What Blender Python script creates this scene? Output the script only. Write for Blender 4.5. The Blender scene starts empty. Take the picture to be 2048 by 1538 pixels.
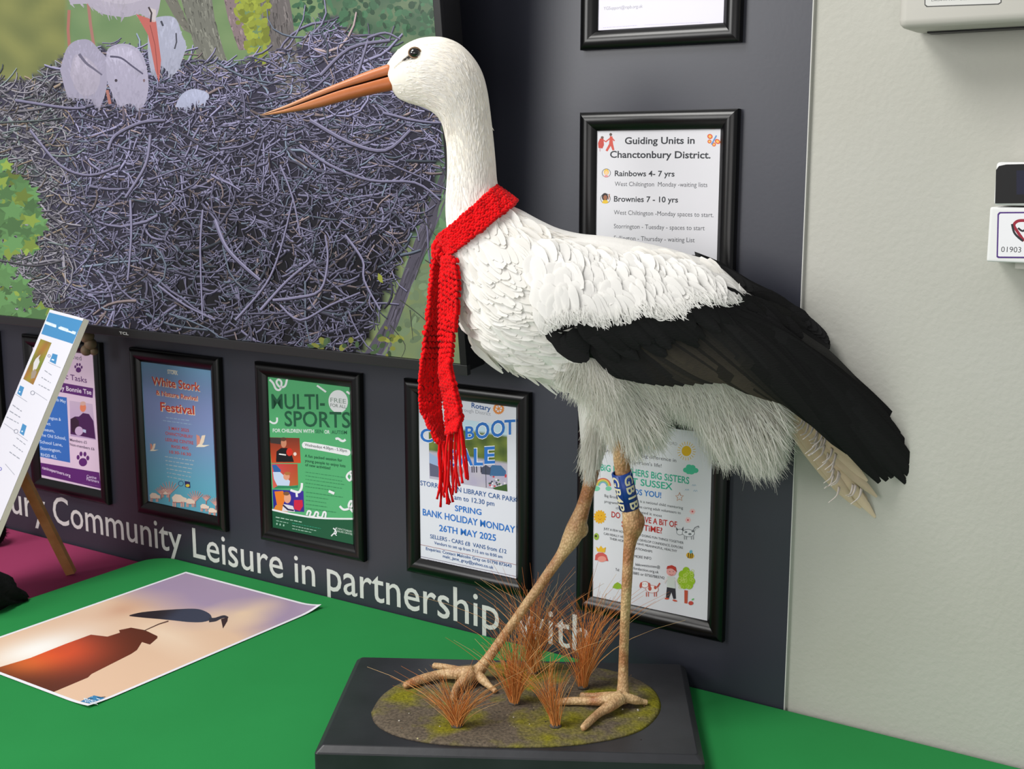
import bpy, math, random
import numpy as np
from mathutils import Vector, Matrix

random.seed(7)
rng = np.random.default_rng(11)
sc = bpy.context.scene
COL = sc.collection
PI = math.pi

# ------------------------------------------------------------------ camera
F = 2475.5                       # focal length in pixels of the 2048 px wide frame
PITCH = math.radians(10.137)
HC = 0.7616                      # camera height above the table top (z = 0)
AW = math.radians(33.03)         # yaw of the wall
DW = 1.9018
cd = bpy.data.cameras.new('camera')
cam = bpy.data.objects.new('camera', cd)
COL.objects.link(cam)
cd.sensor_fit = 'HORIZONTAL'
cd.sensor_width = 36.0
cd.lens = 36.0 * F / 2048
cd.clip_start = 0.05
cam.location = (0, 0, HC)
cam.rotation_euler = (PI / 2 - PITCH, 0, 0)
cd.dof.use_dof = True
cd.dof.focus_distance = 1.62
cd.dof.aperture_fstop = 20
sc.camera = cam

# ------------------------------------------------------------------ light
sc.view_settings.view_transform = 'Standard'
sc.view_settings.look = 'None'
sc.view_settings.gamma = 1
sc.view_settings.exposure = 0.0
world = bpy.data.worlds.new('world')
sc.world = world
world.use_nodes = True
bg = world.node_tree.nodes['Background']
bg.inputs[0].default_value = (0.97, 0.97, 1.0, 1)
bg.inputs[1].default_value = 0.33


def area(name, loc, target, sx, sy, energy, col=(1, 1, 1)):
    l = bpy.data.lights.new(name, 'AREA')
    l.shape = 'RECTANGLE'
    l.size, l.size_y = sx, sy
    l.energy = energy
    l.color = col
    o = bpy.data.objects.new(name, l)
    COL.objects.link(o)
    o.location = loc
    d = Vector(target) - Vector(loc)
    o.rotation_euler = d.to_track_quat('-Z', 'Y').to_euler()
    return o


area('skylight', (-1.35, 1.0, 2.6), (0.1, 1.7, 0.4), 1.0, 1.0, 54, (1.0, 0.985, 0.95))
area('window_light', (-2.95, 0.12, 1.5), (0.2, 1.6, 0.6), 1.5, 1.3, 56, (1.0, 0.99, 0.97))
area('front_fill', (-0.9, -2.2, 0.55), (0.0, 1.6, 0.45), 2.4, 1.3, 28, (1.0, 0.96, 0.94))  # added fill from behind the camera, brightens the belly; no actual window


# ------------------------------------------------------------------ pixel rays
CP, SP = math.cos(PITCH), math.sin(PITCH)
CAM = np.array([0, 0, HC])
UV = np.array([math.cos(AW), -math.sin(AW), 0])       # along the wall, to the right
NV = np.array([-math.sin(AW), -math.cos(AW), 0])      # out of the wall, to the room
P0 = np.array([0, DW, 0])


def ray(x, y):
    a = (x - 1024) / F
    b = (769 - y) / F
    return np.array([a, CP + b * SP, -SP + b * CP])


def AZ(x, y, z):
    r = ray(x, y)
    return CAM + r * (z - HC) / r[2]


def AY(x, y, Y):
    r = ray(x, y)
    return CAM + r * Y / r[1]


def AP(x, y, P, n):
    r = ray(x, y)
    return CAM + r * (np.dot(P - CAM, n) / np.dot(r, n))


def WU(x, y, off=0.0):
    q = AP(x, y, P0 + NV * off, NV)
    return float(np.dot(q - P0, UV)), float(q[2])


def WP(u, z, off=0.0):
    p = P0 + UV * u + NV * off
    return Vector((p[0], p[1], z))


# ------------------------------------------------------------------ colour + materials
def L(c):
    c = np.asarray(c, float) / 255.0
    return tuple(np.where(c <= 0.04045, c / 12.92, ((c + 0.055) / 1.055) ** 2.4))


def nt(m):
    m.use_nodes = True
    t = m.node_tree
    b = t.nodes['Principled BSDF']
    return t, b


def mat(name, col, rough=0.6, spec=0.5, metal=0.0, noise=None, bump=None, coat=0.0):
    """col sRGB 0-255; noise=(scale, col2, contrast); bump=(scale, strength, distance)"""
    m = bpy.data.materials.new(name)
    t, b = nt(m)
    b.inputs['Base Color'].default_value = (*L(col), 1)
    b.inputs['Roughness'].default_value = rough
    b.inputs['Specular IOR Level'].default_value = spec
    b.inputs['Metallic'].default_value = metal
    b.inputs['Coat Weight'].default_value = coat
    tc = t.nodes.new('ShaderNodeTexCoord')
    if noise:
        n = t.nodes.new('ShaderNodeTexNoise')
        n.inputs['Scale'].default_value = noise[0]
        n.inputs['Detail'].default_value = 6
        t.links.new(tc.outputs['Object'], n.inputs['Vector'])
        r = t.nodes.new('ShaderNodeValToRGB')
        c = noise[2] if len(noise) > 2 else 0.2
        r.color_ramp.elements[0].position = 0.5 - c
        r.color_ramp.elements[1].position = 0.5 + c
        r.color_ramp.elements[0].color = (*L(col), 1)
        r.color_ramp.elements[1].color = (*L(noise[1]), 1)
        t.links.new(n.outputs['Fac'], r.inputs['Fac'])
        t.links.new(r.outputs['Color'], b.inputs['Base Color'])
    if bump:
        n = t.nodes.new('ShaderNodeTexNoise')
        n.inputs['Scale'].default_value = bump[0]
        n.inputs['Detail'].default_value = 5
        t.links.new(tc.outputs['Object'], n.inputs['Vector'])
        bp = t.nodes.new('ShaderNodeBump')
        bp.inputs['Strength'].default_value = bump[1]
        bp.inputs['Distance'].default_value = bump[2]
        t.links.new(n.outputs['Fac'], bp.inputs['Height'])
        t.links.new(bp.outputs['Normal'], b.inputs['Normal'])
    return m


def vmat(name, rough=0.6, spec=0.4, emit=False, coat=0.0, transl=0.0, bump=None, sheen=0.0):
    m = bpy.data.materials.new(name)
    t, b = nt(m)
    a = t.nodes.new('ShaderNodeVertexColor')
    a.layer_name = 'Col'
    b.inputs['Roughness'].default_value = rough
    b.inputs['Specular IOR Level'].default_value = spec
    b.inputs['Coat Weight'].default_value = coat
    b.inputs['Sheen Weight'].default_value = sheen
    if emit:
        b.inputs['Base Color'].default_value = (0.004, 0.004, 0.004, 1)
        t.links.new(a.outputs['Color'], b.inputs['Emission Color'])
        b.inputs['Emission Strength'].default_value = 1.0
    else:
        t.links.new(a.outputs['Color'], b.inputs['Base Color'])
    if bump:
        tc = t.nodes.new('ShaderNodeTexCoord')
        mp = t.nodes.new('ShaderNodeMapping')
        mp.inputs['Scale'].default_value = bump[3] if len(bump) > 3 else (1, 1, 1)
        n = t.nodes.new('ShaderNodeTexNoise')
        n.inputs['Scale'].default_value = bump[0]
        n.inputs['Detail'].default_value = 4
        t.links.new(tc.outputs['Object'], mp.inputs['Vector'])
        t.links.new(mp.outputs['Vector'], n.inputs['Vector'])
        bp = t.nodes.new('ShaderNodeBump')
        bp.inputs['Strength'].default_value = bump[1]
        bp.inputs['Distance'].default_value = bump[2]
        t.links.new(n.outputs['Fac'], bp.inputs['Height'])
        t.links.new(bp.outputs['Normal'], b.inputs['Normal'])
    if transl > 0:
        tr = t.nodes.new('ShaderNodeBsdfTranslucent')
        t.links.new(a.outputs['Color'], tr.inputs['Color'])
        mx = t.nodes.new('ShaderNodeMixShader')
        mx.inputs[0].default_value = transl
        out = t.nodes['Material Output']
        t.links.new(b.outputs[0], mx.inputs[1])
        t.links.new(tr.outputs[0], mx.inputs[2])
        t.links.new(mx.outputs[0], out.inputs[0])
    return m


# ------------------------------------------------------------------ mesh builder
class MB:
    def __init__(s):
        s.v, s.f, s.c, s.m = [], [], [], []

    def add(s, verts, faces, col=(1, 1, 1), mi=0):
        """col: one linear rgb or one per vertex"""
        o = len(s.v)
        s.v.extend([tuple(map(float, p)) for p in verts])
        if len(col) == 3 and not hasattr(col[0], '__len__'):
            s.c.extend([tuple(col)] * len(verts))
        else:
            s.c.extend([tuple(c) for c in col])
        for fc in faces:
            s.f.append([i + o for i in fc])
            s.m.append(mi)

    def build(s, name, mats, parent=None, smooth=True, matrix=None):
        me = bpy.data.meshes.new(name)
        me.from_pydata(s.v, [], s.f)
        if not isinstance(mats, (list, tuple)):
            mats = [mats]
        for m in mats:
            me.materials.append(m)
        me.polygons.foreach_set('material_index', s.m)
        me.polygons.foreach_set('use_smooth', [smooth] * len(s.f))
        ca = me.color_attributes.new('Col', 'FLOAT_COLOR', 'POINT')
        arr = np.ones((len(s.v), 4), np.float32)
        arr[:, :3] = np.array(s.c, np.float32)
        ca.data.foreach_set('color', arr.ravel())
        me.update()
        o = bpy.data.objects.new(name, me)
        COL.objects.link(o)
        if matrix is not None:
            o.matrix_world = matrix
        if parent is not None:
            o.parent = parent
        return o

    def box(s, lo, hi, col=(1, 1, 1), mi=0, bev=0.0):
        x0, y0, z0 = lo
        x1, y1, z1 = hi
        if bev <= 0:
            v = [(x0, y0, z0), (x1, y0, z0), (x1, y1, z0), (x0, y1, z0), (x0, y0, z1), (x1, y0, z1), (x1, y1, z1), (x0, y1, z1)]
            f = [(0, 3, 2, 1), (4, 5, 6, 7), (0, 1, 5, 4), (1, 2, 6, 5), (2, 3, 7, 6), (3, 0, 4, 7)]
            s.add(v, f, col, mi)
            return
        import bmesh
        bm = bmesh.new()
        bmesh.ops.create_cube(bm, size=1.0)
        for q in bm.verts:
            q.co = ((x0 + x1) / 2 + q.co.x * (x1 - x0), (y0 + y1) / 2 + q.co.y * (y1 - y0), (z0 + z1) / 2 + q.co.z * (z1 - z0))
        bmesh.ops.bevel(bm, geom=bm.edges[:], offset=bev, segments=3, profile=0.6, affect='EDGES')
        bm.verts.index_update()
        s.add([tuple(q.co) for q in bm.verts], [[q.index for q in fc.verts] for fc in bm.faces], col, mi)
        bm.free()

    def tube(s, pts, rad, col=(1, 1, 1), seg=8, mi=0, cap=True, flat=1.0):
        pts = [np.asarray(p, float) for p in pts]
        n = len(pts)
        if not hasattr(rad, '__len__'):
            rad = [rad] * n
        vs, fs, cs = [], [], []
        up = np.array([0.13, -1, 0.21])
        for i in range(n):
            d = pts[min(i + 1, n - 1)] - pts[max(i - 1, 0)]
            d = d / (np.linalg.norm(d) + 1e-12)
            a = np.cross(d, up)
            a /= np.linalg.norm(a) + 1e-12
            b = np.cross(d, a)
            for k in range(seg):
                t = 2 * PI * k / seg
                vs.append(pts[i] + rad[i] * (math.cos(t) * a + flat * math.sin(t) * b))
        for i in range(n - 1):
            for k in range(seg):
                k2 = (k + 1) % seg
                fs.append((i * seg + k, i * seg + k2, (i + 1) * seg + k2, (i + 1) * seg + k))
        if cap:
            fs.append(tuple(range(seg - 1, -1, -1)))
            fs.append(tuple((n - 1) * seg + k for k in range(seg)))
        if len(col) != 3 or hasattr(col[0], '__len__'):
            cs = [col[i] for i in range(n) for _ in range(seg)]
        else:
            cs = col
        s.add(vs, fs, cs, mi)

    def ball(s, c, r, col=(1, 1, 1), seg=12, rings=8, mi=0, axes=None):
        """r: radius or 3 radii, axes: 3 unit vectors"""
        r = (r, r, r) if not hasattr(r, '__len__') else r
        ax = axes if axes is not None else np.eye(3)
        c = np.asarray(c, float)
        vs, fs = [], []
        for i in range(rings + 1):
            th = PI * i / rings
            for k in range(seg):
                ph = 2 * PI * k / seg
                vs.append(c + r[0] * math.sin(th) * math.cos(ph) * ax[0] + r[1] * math.sin(th) * math.sin(ph) * ax[1] + r[2] * math.cos(th) * ax[2])
        for i in range(rings):
            for k in range(seg):
                k2 = (k + 1) % seg
                fs.append((i * seg + k, i * seg + k2, (i + 1) * seg + k2, (i + 1) * seg + k))
        s.add(vs, fs, col, mi)

    def loft(s, rings, col=(1, 1, 1), mi=0, cap=True):
        seg = len(rings[0])
        vs = [p for r in rings for p in r]
        fs = []
        for i in range(len(rings) - 1):
            for k in range(seg):
                k2 = (k + 1) % seg
                fs.append((i * seg + k, i * seg + k2, (i + 1) * seg + k2, (i + 1) * seg + k))
        if cap:
            fs.append(tuple(range(seg - 1, -1, -1)))
            n = (len(rings) - 1) * seg
            fs.append(tuple(n + k for k in range(seg)))
        s.add(vs, fs, col, mi)


def catmull(P, m):
    """resample rows of P: m points per span"""
    P = np.asarray(P, float)
    out = []
    n = len(P)
    for i in range(n - 1):
        p0, p1, p2, p3 = P[max(i - 1, 0)], P[i], P[i + 1], P[min(i + 2, n - 1)]
        for k in range(m):
            t = k / m
            out.append(0.5 * ((2 * p1) + (-p0 + p2) * t + (2 * p0 - 5 * p1 + 4 * p2 - p3) * t * t + (-p0 + 3 * p1 - 3 * p2 + p3) * t ** 3))
    out.append(P[-1])
    return np.array(out)


def plerp(poly, t):
    """point at fraction t (0-1, by index) of a polyline"""
    poly = np.asarray(poly, float)
    x = t * (len(poly) - 1)
    i = min(int(x), len(poly) - 2)
    return poly[i] + (poly[i + 1] - poly[i]) * (x - i)


def tag(o, label=None, cat=None, group=None, kind=None):
    if label: o['label'] = label
    if cat: o['category'] = cat
    if group: o['group'] = group
    if kind: o['kind'] = kind
    return o


def empty(name, loc=(0, 0, 0), rot=(0, 0, 0)):
    o = bpy.data.objects.new(name, None)
    o.empty_display_size = 0.05
    COL.objects.link(o)
    o.location = loc
    o.rotation_euler = rot
    return o


# ------------------------------------------------------------------ lettering
_tc = {}


def glyphs(s, bold=0.0):
    key = (s, bold)
    if key in _tc:
        return _tc[key]
    cu = bpy.data.curves.new('t', 'FONT')
    cu.body = s
    cu.size = 1.0
    cu.offset = bold
    cu.resolution_u = 3
    cu.fill_mode = 'BOTH'
    o = bpy.data.objects.new('t', cu)
    COL.objects.link(o)
    dg = bpy.context.evaluated_depsgraph_get()
    dg.update()
    ev = o.evaluated_get(dg)
    me = ev.to_mesh()
    v = np.array([q.co[:2] for q in me.vertices]) if len(me.vertices) else np.zeros((0, 2))
    f = [list(p.vertices) for p in me.polygons]
    ev.to_mesh_clear()
    bpy.data.objects.remove(o)
    bpy.data.curves.remove(cu)
    _tc[key] = (v, f)
    return _tc[key]


class Flat:
    """a printed sheet: coloured shapes in thin layers on a local x-z plane, -y outwards.
    m(px, py) -> local (x, z)"""
    def __init__(s, m, eps=4.0e-6):
        s.mb = MB()
        s.m = m
        s.k = 0
        s.eps = eps
        s.clip = None

    def _put(s, pts, faces, cols, layer=None):
        if layer is None:
            s.k += 1
            layer = s.k
        if s.clip:
            x0, x1, z0, z1 = s.clip
            pts = [(min(max(p[0], x0), x1), min(max(p[1], z0), z1)) for p in pts]
        s.mb.add([(p[0], -layer * s.eps, p[1]) for p in pts], faces, cols)

    def poly(s, pix, col, layer=None):
        p = [s.m(*q) for q in pix]
        s._put(p, [list(range(len(p)))], L(col), layer)

    def fan(s, pix, col, layer=None):
        p = [s.m(*q) for q in pix]
        c = tuple(np.mean(p, axis=0))
        n = len(p)
        s._put(p + [c], [[i, (i + 1) % n, n] for i in range(n)], L(col), layer)

    def ell(s, c, rx, ry, col, n=24, rot=0.0, layer=None):
        cr, sr = math.cos(rot), math.sin(rot)
        pts = []
        for i in range(n):
            a = 2 * PI * i / n
            x, y = rx * math.cos(a), ry * math.sin(a)
            pts.append((c[0] + cr * x - sr * y, c[1] + sr * x + cr * y))
        s.poly(pts, col, layer)

    def ring(s, c, r, w, col, n=28, a0=0, a1=2 * PI):
        s.stroke([(c[0] + r * math.cos(a0 + (a1 - a0) * i / n), c[1] + r * math.sin(a0 + (a1 - a0) * i / n)) for i in range(n + 1)], w, col)

    def stroke(s, pix, w, col, layer=None, w2=None):
        P = np.array([q for q in pix], float)
        n = len(P)
        Lf, R = [], []
        for i in range(n):
            d = P[min(i + 1, n - 1)] - P[max(i - 1, 0)]
            d /= np.linalg.norm(d) + 1e-9
            nn = np.array([-d[1], d[0]])
            ww = w if w2 is None else w + (w2 - w) * i / (n - 1)
            Lf.append(P[i] + nn * ww / 2)
            R.append(P[i] - nn * ww / 2)
        pts = [s.m(*q) for q in Lf] + [s.m(*q) for q in R]
        fs = [[i, i + 1, n + i + 1, n + i] for i in range(n - 1)]
        s._put(pts, fs, L(col), layer)

    def grid(s, quad, nx, ny, fn, layer=None):
        """quad TL,TR,BR,BL pixels, fn(u,v)->sRGB"""
        A, B, C, D = [np.array(q, float) for q in quad]
        pts, cols = [], []
        for j in range(ny + 1):
            for i in range(nx + 1):
                u, v = i / nx, j / ny
                q = (A * (1 - u) + B * u) * (1 - v) + (D * (1 - u) + C * u) * v
                pts.append(s.m(*q))
                cols.append(L(fn(u, v)))
        w = nx + 1
        fs = [[j * w + i, j * w + i + 1, (j + 1) * w + i + 1, (j + 1) * w + i] for j in range(ny) for i in range(nx)]
        s._put(pts, fs, cols, layer)

    def text(s, t, a, b, h, col, bold=0.0, layer=None):
        """baseline from pixel a to pixel b, capitals h pixels high at a"""
        v, f = glyphs(t, bold)
        if len(v) == 0:
            return
        p0 = np.array(s.m(*a))
        p1 = np.array(s.m(*b))
        hv = np.array(s.m(a[0], a[1] - h)) - p0
        hh = np.linalg.norm(hv)
        ex = p1 - p0
        x0, x1 = v[:, 0].min(), v[:, 0].max()
        q = [tuple(p0 + ex * ((x - x0) / (x1 - x0)) + np.array([0, hh]) * (y / 0.70)) for x, y in v]
        s._put(q, f, L(col), layer)

    def bars(s, a, b, h, col, seed=0):
        """an illegible line of small print as broken dashes"""
        r = random.Random(seed * 31 + int(a[0] * 7 + a[1]))
        x = 0.0
        A, B = np.array(a, float), np.array(b, float)
        ln = np.linalg.norm(B - A)
        while x < 1:
            w = r.uniform(0.6, 2.0) * h * 1.6 / ln
            e = min(1, x + w)
            p, q = A + (B - A) * x, A + (B - A) * e
            s.stroke([p, q], h * r.uniform(0.45, 0.6), col)
            x = e + 0.7 * h / ln

    def build(s, name, m, parent):
        return s.mb.build(name, m, parent, smooth=False)


# ------------------------------------------------------------------ materials
M_dark = mat('dark_wall_paint', (48, 50, 61), 0.40, 0.55, noise=(6, (45, 47, 57), 0.3), bump=(180, 0.08, 0.001))
M_plaster = mat('white_plaster', (184, 184, 177), 0.75, 0.3, noise=(3, (177, 176, 166), 0.3), bump=(140, 0.35, 0.002))
M_trim = mat('panel_edge', (205, 205, 200), 0.6)
M_floor = mat('floor_vinyl', (120, 116, 110), 0.6, noise=(8, (105, 102, 98), 0.3))
M_black = mat('black_moulding', (5, 5, 6), 0.28, 0.42)
M_bezel = mat('tv_bezel', (34, 34, 35), 0.35, 0.5, bump=(600, 0.1, 0.0004))
M_tvblack = mat('tv_black', (9, 9, 10), 0.4, 0.4)
M_print = vmat('printed_paper', 0.42, 0.35)
M_screen = vmat('lit_screen', 0.22, 0.35, emit=True)
M_letter = mat('white_vinyl', (204, 204, 201), 0.55)
M_green = mat('green_tablecloth', (40, 140, 72), 0.85, 0.2, noise=(5, (36, 132, 66), 0.3), bump=(700, 0.25, 0.0006))
M_pink = mat('pink_tablecloth', (160, 58, 98), 0.85, 0.2, noise=(5, (152, 54, 92), 0.3), bump=(700, 0.25, 0.0006))
M_tabletop = mat('grey_laminate', (150, 150, 148), 0.5)
M_steel = mat('steel_leg', (120, 122, 125), 0.35, 0.5, 1.0)
M_board = mat('black_painted_wood', (30, 31, 35), 0.42, 0.5, noise=(22, (44, 45, 50), 0.3), bump=(60, 0.18, 0.001))
M_wood = mat('pale_timber', (202, 150, 98), 0.55, 0.3, noise=(40, (178, 122, 74), 0.25))
M_foam = mat('foam_board', (222, 218, 205), 0.7)
M_cloth = mat('black_cloth', (13, 13, 14), 0.85, 0.25, bump=(260, 0.5, 0.002))
M_fuzz = mat('black_fuzz', (12, 12, 12), 0.9, 0.2)
M_beige = mat('beige_plastic', (186, 184, 176), 0.45, 0.4)
M_whiteplastic = mat('white_plastic', (228, 229, 228), 0.4, 0.4)
M_glossblack = mat('black_window', (8, 8, 10), 0.12, 0.5)
M_tan = mat('tan_plastic', (150, 128, 100), 0.6, noise=(30, (120, 100, 80), 0.3))
M_red = vmat('red_wool', 0.9, 0.15, sheen=0.1, bump=(900, 0.5, 0.0006))
M_plume = vmat('white_plumage', 0.85, 0.15, sheen=0.1, bump=(260, 0.35, 0.0012, (1, 1, 0.16)))
M_feather = vmat('white_feather', 0.8, 0.15, transl=0.22)
M_blackf = vmat('black_feather', 0.62, 0.22, transl=0.0, bump=(160, 0.35, 0.0015, (1, 1, 4)))
M_down = vmat('soft_down', 0.9, 0.1, transl=0.35)
M_beak = vmat('horn_beak', 0.36, 0.45, bump=(120, 0.25, 0.0012))
M_eye = mat('glass_eye', (8, 7, 7), 0.05, 0.6, coat=1.0)
M_ring = mat('blue_ring', (26, 62, 138), 0.35, 0.4)
M_ringtxt = mat('cream_engraving', (232, 222, 190), 0.5)
M_grass = vmat('dry_grass', 0.7, 0.25, transl=0.2)


def leg_material():
    m = bpy.data.materials.new('scaly_leg_skin')
    t, b = nt(m)
    tc = t.nodes.new('ShaderNodeTexCoord')
    n = t.nodes.new('ShaderNodeTexNoise')
    n.inputs['Scale'].default_value = 26
    n.inputs['Detail'].default_value = 5
    t.links.new(tc.outputs['Object'], n.inputs['Vector'])
    r = t.nodes.new('ShaderNodeValToRGB')
    e = r.color_ramp.elements
    e[0].position, e[0].color = 0.34, (*L((178, 122, 80)), 1)
    e[1].position, e[1].color = 0.62, (*L((224, 192, 144)), 1)
    t.links.new(n.outputs['Fac'], r.inputs['Fac'])
    vo = t.nodes.new('ShaderNodeTexVoronoi')
    vo.inputs['Scale'].default_value = 330
    mp = t.nodes.new('ShaderNodeMapping')
    mp.inputs['Scale'].default_value = (1, 1, 0.8)
    t.links.new(tc.outputs['Object'], mp.inputs['Vector'])
    t.links.new(mp.outputs['Vector'], vo.inputs['Vector'])
    mx = t.nodes.new('ShaderNodeMix')
    mx.data_type = 'RGBA'
    mx.blend_type = 'MULTIPLY'
    mx.inputs[0].default_value = 0.55
    r2 = t.nodes.new('ShaderNodeValToRGB')
    r2.color_ramp.elements[0].position = 0.15
    r2.color_ramp.elements[1].position = 0.75
    r2.color_ramp.elements[0].color = (1, 1, 1, 1)
    r2.color_ramp.elements[1].color = (0.42, 0.33, 0.26, 1)
    t.links.new(vo.outputs['Distance'], r2.inputs['Fac'])
    t.links.new(r.outputs['Color'], mx.inputs[6])
    t.links.new(r2.outputs['Color'], mx.inputs[7])
    t.links.new(mx.outputs[2], b.inputs['Base Color'])
    bp = t.nodes.new('ShaderNodeBump')
    bp.inputs['Strength'].default_value = 0.7
    bp.inputs['Distance'].default_value = 0.0012
    bp.invert = True
    t.links.new(vo.outputs['Distance'], bp.inputs['Height'])
    t.links.new(bp.outputs['Normal'], b.inputs['Normal'])
    b.inputs['Roughness'].default_value = 0.5
    return m


def ground_material():
    m = bpy.data.materials.new('mossy_ground')
    t, b = nt(m)
    tc = t.nodes.new('ShaderNodeTexCoord')

    def noise(sc_, det):
        n = t.nodes.new('ShaderNodeTexNoise')
        n.inputs['Scale'].default_value = sc_
        n.inputs['Detail'].default_value = det
        t.links.new(tc.outputs['Object'], n.inputs['Vector'])
        return n
    a = noise(17, 6)
    r = t.nodes.new('ShaderNodeValToRGB')
    r.color_ramp.elements[0].position = 0.47
    r.color_ramp.elements[1].position = 0.66
    r.color_ramp.elements[0].color = (*L((104, 94, 82)), 1)
    r.color_ramp.elements[1].color = (*L((132, 128, 34)), 1)
    t.links.new(a.outputs['Fac'], r.inputs['Fac'])
    c = noise(260, 3)
    r2 = t.nodes.new('ShaderNodeValToRGB')
    r2.color_ramp.elements[0].position = 0.32
    r2.color_ramp.elements[1].position = 0.72
    r2.color_ramp.elements[0].color = (0.55, 0.55, 0.55, 1)
    r2.color_ramp.elements[1].color = (1.25, 1.22, 1.15, 1)
    t.links.new(c.outputs['Fac'], r2.inputs['Fac'])
    mx = t.nodes.new('ShaderNodeMix')
    mx.data_type = 'RGBA'
    mx.blend_type = 'MULTIPLY'
    mx.inputs[0].default_value = 1.0
    t.links.new(r.outputs['Color'], mx.inputs[6])
    t.links.new(r2.outputs['Color'], mx.inputs[7])
    t.links.new(mx.outputs[2], b.inputs['Base Color'])
    bp = t.nodes.new('ShaderNodeBump')
    bp.inputs['Strength'].default_value = 0.6
    bp.inputs['Distance'].default_value = 0.002
    t.links.new(c.outputs['Fac'], bp.inputs['Height'])
    t.links.new(bp.outputs['Normal'], b.inputs['Normal'])
    b.inputs['Roughness'].default_value = 0.9
    b.inputs['Specular IOR Level'].default_value = 0.15
    return m


M_leg = leg_material()
M_ground = ground_material()

# ------------------------------------------------------------------ room
ROT = (0, 0, -AW)
ZF = -0.74


def wallbox(name, u0, u1, z0, z1, o0, o1, m, bev=0.0):
    """box on the wall: u along, o = distance out of the wall"""
    b = MB()
    b.box((u0, -o1, z0), (u1, -o0, z1), bev=bev)
    ob = b.build(name, m, smooth=False)
    ob.location = P0
    ob.rotation_euler = ROT
    return ob


tag(wallbox('wall_back', -3.2, 0.4608, ZF, 2.3, -0.06, 0.0, M_dark), kind='structure')
tag(wallbox('wall_right', 0.462, 2.6, ZF, 2.3, -0.09, -0.005, M_plaster), kind='structure')
tag(wallbox('trim_1', 0.4608, 0.462, ZF, 2.3, -0.06, 0.0005, M_trim), kind='structure')
b = MB()
b.box((-3.6, -0.6, ZF - 0.05), (3.0, 4.4, ZF))
tag(b.build('floor', M_floor, smooth=False), kind='structure')


# ------------------------------------------------------------------ tables and cloths
def table(name, u0, u1, w, ztop, label):
    r = empty(name, P0 + NV * 0.0, ROT)
    r.location.z = ZF
    h = ztop - ZF
    t = MB()
    t.box((u0, -w, h - 0.03), (u1, -0.012, h - 0.0015), bev=0.004)
    t.build('tabletop', M_tabletop, r, smooth=False)
    for (x, y) in ((u0 + 0.07, -w + 0.07), (u1 - 0.07, -w + 0.07), (u0 + 0.07, -0.09), (u1 - 0.07, -0.09)):
        t = MB()
        t.tube([(x, y, 0.0), (x, y, h - 0.03)], 0.016, seg=12)
        t.build('leg', M_steel, r)
    return tag(r, label, 'table')


def cloth(name, u0, u1, w, ztop, drop, rad, m, label, round_l=0.0):
    """a cloth over a table top: flat top, rounded fold and hanging sides (the wall side stays short)"""
    b = MB()
    n = 10
    # outline of the top, anticlockwise seen from above; local x=u, y=-out
    out = []
    cr = max(round_l, 0.012)

    def corner(cx, cy, a0, a1, r):
        for i in range(n + 1):
            a = a0 + (a1 - a0) * i / n
            out.append((cx + r * math.cos(a), cy + r * math.sin(a), math.cos(a), math.sin(a)))
    corner(u1 - 0.012, -0.002 - 0.012, 0, PI / 2, 0.012)
    corner(u0 + cr, -0.002 - cr, PI / 2, PI, cr)
    corner(u0 + 0.02, -w + 0.02, PI, 1.5 * PI, 0.02)
    corner(u1 - 0.012, -w + 0.012, 1.5 * PI, 2 * PI, 0.012)
    m_ = len(out)
    rings = []
    for k in range(7):           # fold
        a = (k / 6) * PI / 2
        rings.append([(p[0] - p[2] * rad * (1 - math.sin(a)), p[1] - p[3] * rad * (1 - math.sin(a)), ztop - rad * (1 - math.cos(a))) for p in out])
    for k in range(1, 9):
        fz = k / 8
        ring = []
        for i, p in enumerate(out):
            wave = 0.010 * fz * math.sin(i * 1.9) if p[1] < -0.1 else 0
            d = drop if p[1] < -0.06 else min(drop, 0.05)
            ring.append((p[0] + p[2] * wave, p[1] + p[3] * wave, ztop - rad - (d - rad) * fz))
        rings.append(ring)
    vs = [q for r in rings for q in r]
    fs = [list(range(m_))]
    for k in range(len(rings) - 1):
        for i in range(m_):
            j = (i + 1) % m_
            fs.append([k * m_ + j, k * m_ + i, (k + 1) * m_ + i, (k + 1) * m_ + j])
    b.add(vs, fs)
    o = b.build(name, m, smooth=True)
    o.data.polygons[0].use_smooth = False
    o.location = P0
    o.rotation_euler = ROT
    return tag(o, label, 'tablecloth')


table('table', -0.82, 1.15, 0.86, -0.002, 'table hidden under the green cloth that carries the stork')
cloth('tablecloth', -0.832, 1.165, 0.875, 0.0, 0.42, 0.007, M_green,
      'bright green cloth over the table under the stork board', round_l=0.055)
table('table', -2.55, -0.87, 0.80, -0.027, 'lower table hidden under the pink cloth at the far left')
cloth('tablecloth', -2.56, -0.845, 0.815, -0.025, 0.42, 0.007, M_pink,
      'magenta pink cloth on the lower table at the far left under the easel')

# ------------------------------------------------------------------ wall lettering
wlo = empty('wall_lettering', P0, ROT)



def walltext(s, a, bb, h, bold=0.004):
    v, f = glyphs(s, bold)
    u0, z0 = WU(*a)
    u1, z1 = WU(*bb)
    hz = WU(a[0], a[1] - h)[1] - z0
    zb = 0.0105
    x0, x1 = v[:, 0].min(), v[:, 0].max()
    k = hz / 0.70
    front = [(u0 + (u1 - u0) * (x - x0) / (x1 - x0), -0.0006, zb + y * k) for x, y in v]
    wl = MB()
    wl.add(front, f)
    wl.build('word', M_letter, wlo, smooth=False)


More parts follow.
